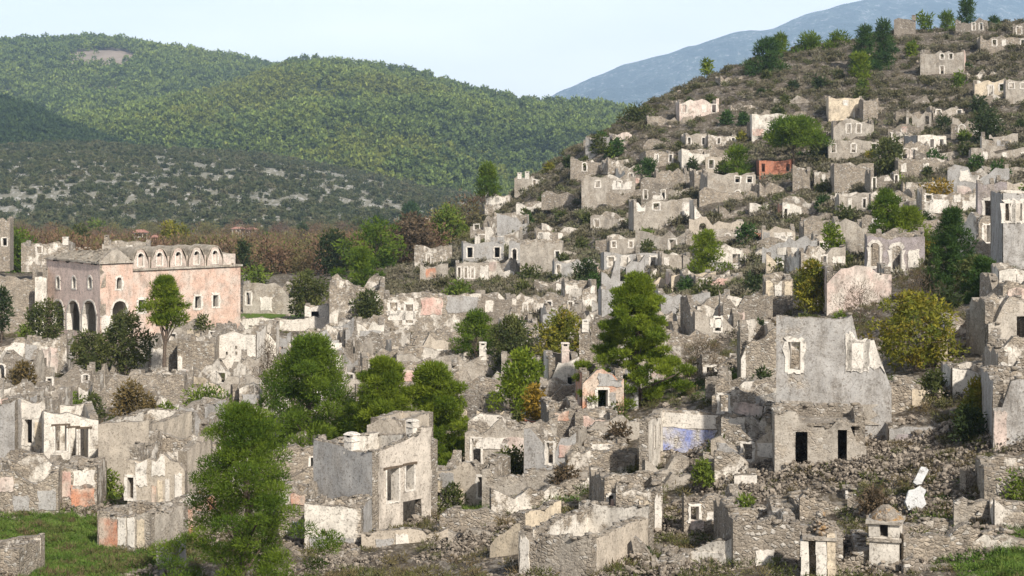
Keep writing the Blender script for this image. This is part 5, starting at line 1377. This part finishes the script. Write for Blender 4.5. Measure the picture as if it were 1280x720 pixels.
T('light green pine behind the ruins at the valley edge', 'pine', 452, 309, 372, 48, 'needles', D=255, base=.2)
T('round dark green tree right of the church', 'round', 383, 340, 400, 50, 'leaf_olive', D=226, cat='tree', name='broadleaf_tree')
T('dark bushy tree beside the white hut', 'round', 458, 365, 412, 42, 'leaf_olive', D=212, cat='tree', name='broadleaf_tree', base=.25)
T('lone green pine on the left brow of the hill', 'pine', 609, 203, 252, 36, 'needles', D=352, base=.1)
T('umbrella shaped pine beside the orange red house', 'umbrella', 992, 147, 214, 88, 'needles', D=310, dens=1.3)
T('dark pine left of the weathered terrace ruin', 'pine', 811, 199, 250, 38, 'needles_dark', D=322, base=.1)
T('dark green pine behind the arched door house', 'cone', 922, 180, 222, 42, 'needles', D=312, base=.05)
T('light green pine below the red plastered ruin', 'pine', 884, 288, 352, 52, 'needles_light', D=222, base=.12)
T('tall light pine in the cluster above the arched window house', 'pine', 1108, 234, 312, 52, 'needles', D=198, base=.1)
T('lower spreading pine in the cluster above the arched window house', 'pine', 1136, 258, 312, 64, 'needles_light', D=196, base=.1)
T('big dark pine right of the arched window house', 'pine', 1190, 256, 410, 78, 'needles_dark', D=150, base=.05)
T('dark drooping pine at the foot of the big dark pine', 'pine', 1228, 318, 425, 70, 'needles_dark', D=138, base=.05)
T('taller of the two dark pines on the upper slope', 'cone', 1082, 30, 98, 46, 'needles_dark', D=385, base=.03)
T('pointed pine right of the tallest upper slope pine', 'cone', 1104, 24, 96, 40, 'needles_dark', D=388, base=.03)
T('small yellow green pine below the pair of dark pines', 'cone', 1075, 66, 100, 34, 'needles_light', D=378, base=.03)
T('spreading dark pine at the left end of the hill crest', 'pine', 958, 48, 102, 52, 'needles_dark', D=392, base=.05)
T('small pine behind the spreading crest pine', 'pine', 975, 42, 74, 28, 'needles', D=418, base=.1)
T('low pine on the crest right of the spreading pine', 'pine', 1012, 44, 74, 44, 'needles', D=418, base=.1)
T('lopsided pine on the crest left of the dark pair', 'pine', 1046, 42, 72, 40, 'needles', D=416, base=.1, lean=.1)
T('tall pine on the very top of the hill', 'cone', 1208, -2, 36, 30, 'needles_dark', D=426, base=.05)
T('bushy pine left of the tall hilltop pine', 'pine', 1184, 15, 44, 26, 'needles', D=424, base=.05)
T('small leaning pine at the right end of the hilltop', 'pine', 1246, 20, 46, 18, 'needles_dark', D=425, base=.05, lean=-.15)
T('round bush beside the dark square hilltop ruin', 'round', 1155, 18, 36, 20, 'needles', D=426, cat='shrub', name='round_bush')
T('large dark round tree on the right slope', 'round', 1233, 138, 186, 46, 'leaf_dark', D=300, cat='tree', name='broadleaf_tree', base=.05)
T('yellow green tree beside the three-windowed house', 'round', 1111, 172, 226, 46, 'leaf_olive', D=285, cat='tree', name='broadleaf_tree', base=.1)
T('small green bush below the two-storey hilltop ruin', 'round', 1198, 92, 117, 20, 'needles', D=360, cat='shrub', name='round_bush', base=.02)
T('small bright bush on the upper slope right of the pine pair', 'round', 1140, 53, 70, 16, 'needles_light', D=392, cat='shrub', name='round_bush', base=.02)
T('dark shrub on the left brow above the pink ruin', 'round', 795, 134, 168, 40, 'leaf_olive', D=372, cat='shrub', name='round_bush', base=.02)
T('little green bush on the crest skyline', 'round', 884, 75, 94, 16, 'needles_light', D=402, cat='shrub', name='round_bush', base=.05)
T('yellow shrub growing on the whitewashed ruin wall', 'shrub', 1176, 230, 243, 44, 'leaf_gold', D=243, cat='shrub', name='yellow_shrub')
T('great yellow green vine smothering a ruin', 'round', 1143, 364, 470, 140, 'leaf_yellow', D=112, dens=.6, cs=.85, cat='vine', name='overgrown_vine')
T('yellow green creeper hanging between two white walls', 'shrub', 1216, 472, 588, 76, 'leaf_yellow', D=97, cat='creeper', name='overgrown_vine', lean=.1)
T('yellow shrub growing among cream walls', 'shrub', 1016, 326, 388, 56, 'leaf_yellow', D=158, cat='shrub', name='yellow_shrub')
T('yellow green fig tree left of the slim stone tower', 'round', 704, 392, 455, 84, 'leaf_yellow', D=160, cat='tree', name='fig_tree', base=.05)
T('dark olive thicket right of the small conical pine', 'round', 640, 396, 468, 62, 'leaf_olive', D=163, cat='shrub', name='olive_shrub', base=.03)
T('golden shrub above the red brick doorway', 'shrub', 670, 482, 536, 34, 'leaf_gold', D=129, cat='shrub', name='yellow_shrub')
T('brown bare thicket right of the big layered pine', 'bare', 880, 424, 500, 84, 'leaf_brown', D=134, cat='thicket', name='bare_thicket', base=.03, dens=.8)
T('brown bare creeper on the pinkish house wall', 'bare', 1075, 358, 402, 76, 'leaf_brown', D=140, cat='thicket', name='bare_thicket', base=.03, dens=.7)
T('grey brown thicket above the great yellow vine', 'bare', 1150, 340, 400, 90, 'leaf_brown', D=128, cat='thicket', name='bare_thicket', base=.03, dens=.6)
T('bright green tuft in the rubble before the blue room', 'shrub', 879, 576, 606, 30, 'leaf_lime', D=97, cat='shrub', name='green_shrub')
T('dry olive shrub right of the two-chimneyed house', 'shrub', 566, 606, 655, 50, 'leaf_olive', D=107, cat='shrub', name='olive_shrub', dens=.7)
T('red brown shrub behind the beige blank wall', 'shrub', 162, 482, 528, 48, 'leaf_rust', D=150, cat='shrub', name='brown_shrub')
T('yellow green shrub right of the red brown shrub', 'shrub', 208, 506, 552, 32, 'leaf_lime', D=141, cat='shrub', name='green_shrub')
T('bright green shrubs above the blue grey gable', 'shrub', 262, 490, 518, 60, 'leaf_lime', D=148, cat='shrub', name='green_shrub')
T('green creeper along the top of the slit window facade', 'shrub', 84, 492, 530, 44, 'leaf_lime', D=139, cat='shrub', name='green_shrub')
T('small green shrub seen through the left facade window', 'shrub', 35, 506, 552, 16, 'needles', D=140, cat='shrub', name='green_shrub')
T('small green pine bush below the big blank gable', 'shrub', 1040, 280, 316, 30, 'needles_light', D=200, cat='shrub', name='green_shrub')
T('olive green bush beside the church wall', 'round', 58, 380, 424, 50, 'leaf_olive', D=200, cat='shrub', name='olive_shrub', base=.03)
T('dark evergreen bush at the left edge', 'round', 2, 360, 410, 26, 'leaf_dark', D=205, cat='shrub', name='round_bush', base=.03)
T('dark shrub in the sunken room at the left edge', 'shrub', 30, 455, 484, 36, 'leaf_rust', D=168, cat='shrub', name='brown_shrub')
T('brown bare bush left of the large left pine', 'bare', 334, 425, 480, 34, 'leaf_brown', D=158, cat='thicket', name='bare_thicket', base=.03)
T('dark green shrub at the foot of the foreground tower stump', 'shrub', 808, 684, 724, 24, 'leaf_dark', D=86, cat='shrub', name='round_bush')
T('green shrub inside the orange facade window', 'shrub', 752, 478, 520, 18, 'needles', D=129, cat='shrub', name='green_shrub')
T('brown grass shrub below the rubble bank', 'shrub', 1092, 612, 640, 44, 'leaf_brown', D=87, cat='shrub', name='brown_shrub')
T('dark evergreen shrub left of the grey house', 'shrub', 955, 462, 500, 30, 'leaf_dark', D=116, cat='shrub', name='round_bush')
T('small shrub before the church nave wall', 'shrub', 252, 396, 412, 22, 'leaf_olive', D=198, cat='shrub', name='olive_shrub')
T('yellow shrub before the pink niche ruin', 'shrub', 575, 352, 374, 36, 'leaf_lime', D=236, cat='shrub', name='yellow_shrub')
T('dark cypress like tree beyond the church', 'round', 304, 300, 336, 16, 'leaf_dark', D=330, cat='tree', name='broadleaf_tree')
T('yellow autumn tree in the valley behind the church', 'round', 216, 280, 308, 34, 'leaf_yellow', D=470, cat='tree', name='valley_tree')
T('olive tree before the rocky hillside behind the church', 'round', 100, 285, 318, 34, 'leaf_olive', D=420, cat='tree', name='valley_tree')
T('dark blue green pine at the foot of the rocky hillside', 'pine', 513, 254, 292, 30, 'needles_dark', D=820, cat='pine tree', base=.1)
T('rounded dark tree in the valley centre', 'round', 378, 280, 298, 16, 'leaf_dark', D=760, cat='tree', name='valley_tree')
T('olive hedge tree right of the church end', 'round', 320, 335, 358, 32, 'leaf_lime', D=300, cat='tree', name='valley_tree')

# ------------------------------------------------------------------ broken terrace walls between the houses
KEEP = ((925, 1015, 185, 262), (775, 915, 495, 625), (940, 1120, 390, 650), (1112, 1290, 545, 700), (370, 560, 520, 720), (960, 1140, 630, 720), (0, 240, 620, 720), (60, 320, 330, 430), (680, 800, 440, 520), (600, 780, 600, 720), (1075, 1260, 360, 505), (1170, 1240, 465, 600), (100, 215, 515, 640), (690, 730, 585, 630), (640, 690, 480, 560), (90, 215, 395, 470), (470, 610, 360, 420), (830, 960, 430, 500))
KEEP2 = ((775, 910, 500, 600), (960, 1120, 400, 625), (1112, 1215, 560, 660), (370, 555, 520, 720), (975, 1135, 620, 720), (0, 240, 600, 720), (60, 320, 330, 430), (640, 780, 640, 720), (1080, 1215, 400, 500), (1180, 1240, 470, 600), (60, 215, 520, 640), (690, 730, 585, 630), (650, 690, 490, 560))
def keep_out(px, py): return any(a <= px <= b and c <= py <= d for a, b, c, d in KEEP)
def terrace_walls(n, px0, px1, py0, py1, lab, grp, l0, l1, h0, h1, mats, seed):
    rq = random.Random(seed)
    for _ in range(n):
        px = rq.uniform(px0, px1); py = rq.uniform(py0, py1)
        D = ground_d(px, py)
        if D > 415 or any(a <= px <= b and c <= py <= d for a, b, c, d in KEEP2): continue
        ln = rq.uniform(l0, l1)*FPX/D; hh = rq.uniform(h0, h1)*FPX/D
        x = (px-640)/FPX*D
        if any((x-f[0])**2 + (D-f[1])**2 < (f[2]*0.6)**2 for f in FOOT): continue
        mt = rq.choice(mats); R(place_label(LOOK[mt] + ' low broken wall', px, py), px-ln/2, px+ln/2, py, py-hh, mt, yaw=rq.uniform(-18, 18), dep=rq.uniform(2, 4), walls=rq.choice(('F', 'FR', 'FL', 'F')), jag=0.5, name='terrace_wall', cat='wall', g=grp, sw=None, skirt=1.2, cop=None)
        FOOT.pop()
terrace_walls(75, 600, 1290, 60, 330, 'low broken dry stone wall on the scrubby hillside', 'dry stone terrace walls on the hill', 4, 13, .7, 1.7, ('stone', 'stone', 'stone_dark', 'rough', 'patchwhite'), 5)
terrace_walls(62, 0, 640, 430, 715, 'low broken stone wall among the lower left ruins', 'low walls among the lower left ruins', 2.5, 7, .7, 1.8, ('stone', 'rough', 'patchwhite', 'stone'), 6)
terrace_walls(78, 640, 1290, 400, 715, 'low broken stone wall among the lower right ruins', 'low walls among the lower right ruins', 2, 6, .5, 1.4, ('stone', 'stone_dark', 'rough', 'patchwhite'), 7)

def rooms(n, px0, px1, py0, py1, lab, grp, w0, w1, h0, h1, seed, clear=0.8):
    rq = random.Random(seed); made = 0
    for _ in range(n*12):
        if made >= n: break
        px = rq.uniform(px0, px1); py = rq.uniform(py0, py1); D = ground_d(px, py)
        if D > 400 or keep_out(px, py): continue
        W = rq.uniform(w0, w1); H = rq.uniform(h0, h1); x = (px-640)/FPX*D; dp = rq.uniform(3, 5)
        if any((x-f[0])**2 + (D+dp/2-f[1])**2 < ((f[2]+W*0.4)*clear)**2 for f in FOOT): continue
        wp = W*FPX/D; hp = H*FPX/D
        pts = []
        for _q in range(rq.randint(0, 3)):
            a = rq.uniform(0, .7); b = rq.uniform(0, .5)
            pts.append((rq.choice(('plaster', 'plaster', 'white', 'cream', 'grey', 'palepink', 'pink')), a, min(1, a+rq.uniform(.15, .45)), b, min(.97, b+rq.uniform(.3, .5))))
        mt = rq.choice(('stone', 'stone', 'rough', 'patchwhite', 'stone_dark', 'rough', 'grey', 'white', 'beige')); R(place_label('small ' + LOOK[mt] + (' house shell' if lab.endswith('hill') else ' roofless room'), px, py-hp/2), px-wp/2, px+wp/2, py, py-hp, mt, yaw=rq.uniform(-28, 18), dep=dp, op=rq.choice(('w..', '.d', 'w.w', '', '.w.', 'd..w', '..n', 'a.')), sw=rq.choice((None, 'plaster', 'plaster')), pt=pts, jag=0.55,
          prof=rq.choice(([(0,1),(.6,.97),(.66,.6),(1,.58)], [(0,1),(1,.97)], [(0,.62),(.25,.65),(.3,1),(1,.98)], [(0,.97),(.4,1),(.45,.75),(.62,.75),(.66,1.02),(1,1)], [(0,.9),(.5,.93),(.54,1.1),(1,1.1)], [(0,1),(1,1)])), walls=rq.choice(('FRBL', 'FRB', 'FLB', 'FRL', 'FR')), g=grp, bw=.16, ms=rq.choice(('stone', 'rough', 'white')))
        made += 1
rooms(40, 0, 640, 425, 640, 'small roofless stone room crumbling among the lower left ruins', 'roofless rooms among the lower left ruins', 3, 6, 1.6, 3.2, 21)
rooms(38, 640, 1290, 395, 690, 'small roofless stone room crumbling among the lower right ruins', 'roofless rooms among the lower right ruins', 2.6, 5, 1.2, 2.8, 22)
rooms(36, 600, 1290, 150, 400, 'small broken stone house shell on the village hill', 'broken house shells on the village hill', 4, 8, 1.8, 3.4, 23, clear=0.9)

def shrubs(n, px0, px1, py0, py1, lab, grp, leaves, w0, w1, seed, nm='hill_shrub', kind='shrub'):
    rq = random.Random(seed); made = 0
    for _ in range(n*8):
        if made >= n: break
        px = rq.uniform(px0, px1); py = rq.uniform(py0, py1); D = ground_d(px, py)
        if D > 412 or (nm != 'hill_shrub' and (960 < px < 1115 and py > 520)): continue
        x = (px-640)/FPX*D
        if any((x-f[0])**2 + (D-f[1])**2 < (f[2]*0.55)**2 for f in FOOT): continue
        w = rq.uniform(w0, w1)*FPX/D; h = w*rq.uniform(.55, .95)
        lf = rq.choice(leaves); tree(place_label('low ' + LOOK[lf] + ' shrub', px, py-h/2), kind, px, py-h, py, w, lf, cat='shrub', name=nm, g=grp, D=D)
        FOOT.pop(); made += 1
shrubs(70, 600, 1290, 60, 390, 'dark green shrub growing between the hillside ruins', 'dark shrubs on the village hill', ('leaf_dark', 'leaf_olive', 'leaf_olive', 'needles_dark'), 1.6, 3.6, 41)
shrubs(22, 620, 1290, 90, 420, 'yellowish green shrub among the hillside terraces', 'yellowish shrubs on the village hill', ('leaf_lime', 'leaf_yellow', 'leaf_olive'), 1.4, 3.2, 42)
shrubs(48, 0, 1290, 400, 660, 'low olive shrub growing out of the lower ruins', 'low shrubs in the lower village', ('leaf_olive', 'leaf_olive', 'leaf_dark', 'leaf_rust', 'leaf_brown', 'leaf_lime'), 0.9, 2.3, 43, nm='village_shrub')

rq = random.Random(77)
for q in range(44):
    px, py = rq.uniform(-10, 560), rq.uniform(297, 346)
    D = ground_d(px, py)
    if D < 300 or (20 < px < 310 and py > 303): continue
    w = rq.uniform(4.5, 10)*FPX/D; lf = rq.choice(('leaf_olive', 'leaf_dark', 'leaf_brown', 'leaf_olive', 'leaf_rust', 'leaf_lime', 'needles'))
    nm_ = {'needles': 'bright green', **LOOK}[lf]
    tree(place_label(nm_ + ' valley tree', px, py-w*.4), 'round', px, py-w*rq.uniform(.7, 1.1), py, w, lf, cat='tree', name='valley_tree', g='trees on the valley floor', D=D, base=.05, dens=.8)

# ------------------------------------------------------------------ countless scrub, stones and weeds
FT = np.array(FOOT)
def ground_points(n, px0, px1, d0, d1, ok=None, clear=0.75, power=1.0):
    d = np.exp(RNG.uniform(math.log(d0), math.log(d1), n)) if power == 1 else d0 + (d1-d0)*RNG.random(n)
    px = RNG.uniform(px0, px1, n)
    x = (px-640)/FPX*d
    keep = np.ones(n, bool)
    if clear:
        for i in range(0, n, 4000):
            s = slice(i, i+4000)
            q = ((x[s, None]-FT[None, :, 0])**2 + (d[s, None]-FT[None, :, 1])**2) < (FT[None, :, 2]*clear)**2
            keep[s] = ~q.any(1)
    if ok is not None: keep &= ok(px, d, x)
    x, d = x[keep], d[keep]
    return np.stack([x, d, gz(x, d)], 1)
sm = inst_leaf_mat('scrub_leaf', [(0.055, 0.055, 0.022), (0.085, 0.080, 0.034), (0.135, 0.118, 0.072), (0.19, 0.165, 0.12), (0.085, 0.095, 0.030), (0.25, 0.22, 0.175)])
sprot = [bush_mesh('scrub_bush', sm, 170, 0.20, 6, 0.7, 0.085) for _ in range(4)]
pt = ground_points(22000, 470, 1600, 175, 455, lambda px, d, x: RNG.random(len(px)) < np.clip(0.55 + 1.7*fbm(x/10, d/10, 3), 0.08, 1), power=2)
scatter('hillside_scrub', 'brown and olive scrub covering the village hill', pt, RNG.uniform(0.8, 2.5, len(pt)), sprot)
bm_ = inst_leaf_mat('thicket_leaf', [(0.095, 0.062, 0.044), (0.13, 0.085, 0.055), (0.16, 0.095, 0.055), (0.11, 0.10, 0.04), (0.16, 0.145, 0.045), (0.075, 0.075, 0.036)], zscale=0.04, zmix=0.3)
vprot = [bush_mesh('valley_bush', bm_, 800, 0.07, 11, 1.1, 0.035) for _ in range(4)]
pt = ground_points(1700, -290, 620, 318, 980, lambda px, d, x: (gz(x, d) < -13.5), clear=0.9)
scatter('valley_thicket', 'brown leafless orchards and thickets on the valley floor', pt, 3.0 + 6.5*RNG.random(len(pt))**1.5, vprot)
wm_ = inst_leaf_mat('weed_leaf', [(0.05, 0.06, 0.018), (0.075, 0.085, 0.022), (0.11, 0.10, 0.04), (0.13, 0.095, 0.05), (0.055, 0.09, 0.02)])
wprot = [bush_mesh('weed', wm_, 130, 0.22, 5, 0.6, 0.04) for _ in range(4)]
pt = ground_points(13000, -290, 1590, 74, 215, lambda px, d, x: RNG.random(len(px)) < np.clip(0.5 + 2.0*fbm(x/6+40, d/6, 3), 0.05, 1), clear=0.55)
scatter('weeds', 'low weeds and dry grass between the ruins', pt, RNG.uniform(0.4, 1.3, len(pt)), wprot)
gm_ = inst_leaf_mat('grass_leaf', [(0.045, 0.085, 0.012), (0.075, 0.13, 0.02), (0.11, 0.16, 0.03), (0.13, 0.14, 0.04)])
gprot = [bush_mesh('grass_tuft', gm_, 60, 0.4, 4, 0.4, 0.05) for _ in range(3)]
gp = []
for cx, cy, rx, ry, n in ((40,680,5,11,900),(110,705,5,9,800),(708,608,1.3,4,160),(1240,695,2.0,6,300),(15,640,3,5,200),(590,640,1.2,3,60),(720,590,1,3,60),(270,412,6,6,200),(920,480,2.5,9,150)):
    D0 = ground_d(cx, cy); x0 = (cx-640)/FPX*D0
    x = x0 + RNG.normal(size=n)*rx*.6; d = D0 + RNG.normal(size=n)*ry*.6
    gp.append(np.stack([x, d, gz(x, d)], 1))
gp = np.concatenate(gp)
scatter('grass', 'short green grass in the hollows between the walls', gp, RNG.uniform(0.3, 0.8, len(gp)), gprot)
def stone_inst(name, a, b_):
    m, t, b, out = nmat(name); k = NT(t)
    r = k.n('ObjectInfo').outputs['Random']; pos = k.n('NewGeometry').outputs['Position']
    c = k.mix(r, a, b_); c = k.mix(k.rng(k.noise(pos, 5, 4, .7), .52, .7, 0, .7), c, (0.10, 0.085, 0.07))
    k.l(c, b.inputs['Base Color']); return m
stm = stone_inst('rubble_stone', (0.085, 0.068, 0.052), (0.33, 0.278, 0.22))
rprot = [stone_mesh('rubble_stone', stm, f) for f in (0.55, 0.7, 0.85, 0.6, 0.75)]
pt = ground_points(36000, -290, 1590, 72, 160, lambda px, d, x: RNG.random(len(px)) < np.clip(0.55 + 1.8*fbm(x/5, d/5+20, 3), 0.04, 1), clear=0.0)
hp_ = []; hs_ = []
near_foot = [f for f in FOOT if 74 < f[1] < 175 and f[2] > 1.0]
spots_ = [(RNG.choice(len(near_foot))) for _ in range(170)]
spots_ = [(near_foot[i][0] + near_foot[i][2]*RNG.uniform(-.9, .9), near_foot[i][1] - near_foot[i][2]*RNG.uniform(0.2, 1.1), RNG.uniform(1.0, 2.6), RNG.uniform(.3, 1.0)) for i in spots_]
for px_, py_, r__, h__ in ((990,596,1.8,.8),(1040,598,2.0,.9),(1075,590,1.8,.9),(870,590,2.2,.7),(930,600,2.5,.8),(1150,590,2.6,.9),(1200,610,2.4,.9),(1190,640,2.2,.6),(1110,640,2.2,.6),(660,575,1.8,.6),(960,690,2,.7),(1080,700,1.6,.6),(860,640,1.8,.7),(700,640,1.2,.5),(560,690,1.8,.4),(330,560,2,.6),(600,600,2,.7)):
    d_ = ground_d(px_, py_); spots_.append(((px_-640)/FPX*d_, d_, r__, h__))
for x_, d_, r__, h__ in spots_:
    n_ = int(190*r__*r__/1.6)
    q_ = np.sqrt(RNG.random(n_)); a_ = RNG.random(n_)*6.283
    xx = x_ + q_*r__*np.cos(a_); dd = d_ + q_*r__*np.sin(a_)
    hp_.append(np.stack([xx, dd, gz(xx, dd) + h__*(1-q_)*RNG.uniform(.55, 1.05, n_)], 1)); hs_.append(0.06 + 0.19*RNG.random(n_)**2.0 + 0.22*(RNG.random(n_) > 0.975))
scatter('rubble_heaps', 'fallen stones heaped against the ruined walls', np.concatenate(hp_), np.concatenate(hs_), rprot, squash=2.5)
scatter('rubble', 'grey rubble stones strewn between the near ruins', pt, 0.07 + 0.24*RNG.random(len(pt))**2.2 + 0.3*(RNG.random(len(pt)) > 0.99), rprot, squash=1.5)
pt = ground_points(16000, -290, 1590, 150, 455, lambda px, d, x: RNG.random(len(px)) < np.where((px < 520) & (d > 255), 0.0, np.clip(0.5 + 1.8*fbm(x/9, d/9+20, 3), 0.04, 1)), clear=0.0, power=2)
scatter('hillside_stones', 'loose grey stones on the terraces of the village hill', pt, 0.25 + 0.8*RNG.random(len(pt))**2.5, rprot, squash=1.5)

# ------------------------------------------------------------------ the air
hz = Acc()
hz.box(-6200, 6200, -120, 10900, -75, 900, 0)
hm = bpy.data.materials.new('haze'); hm.use_nodes = True
ht = hm.node_tree; ht.nodes.clear()
ho = ht.nodes.new('ShaderNodeOutputMaterial'); hv = ht.nodes.new('ShaderNodeVolumePrincipled')
hv.inputs['Color'].default_value = (0.52, 0.73, 1.0, 1)
hv.inputs['Density'].default_value = 0.000085
hv.inputs['Anisotropy'].default_value = 0.0
ht.links.new(hv.outputs[0], ho.inputs['Volume'])
tag(hz.build('haze', [hm]), 'thin blue haze in the air', kind='stuff')
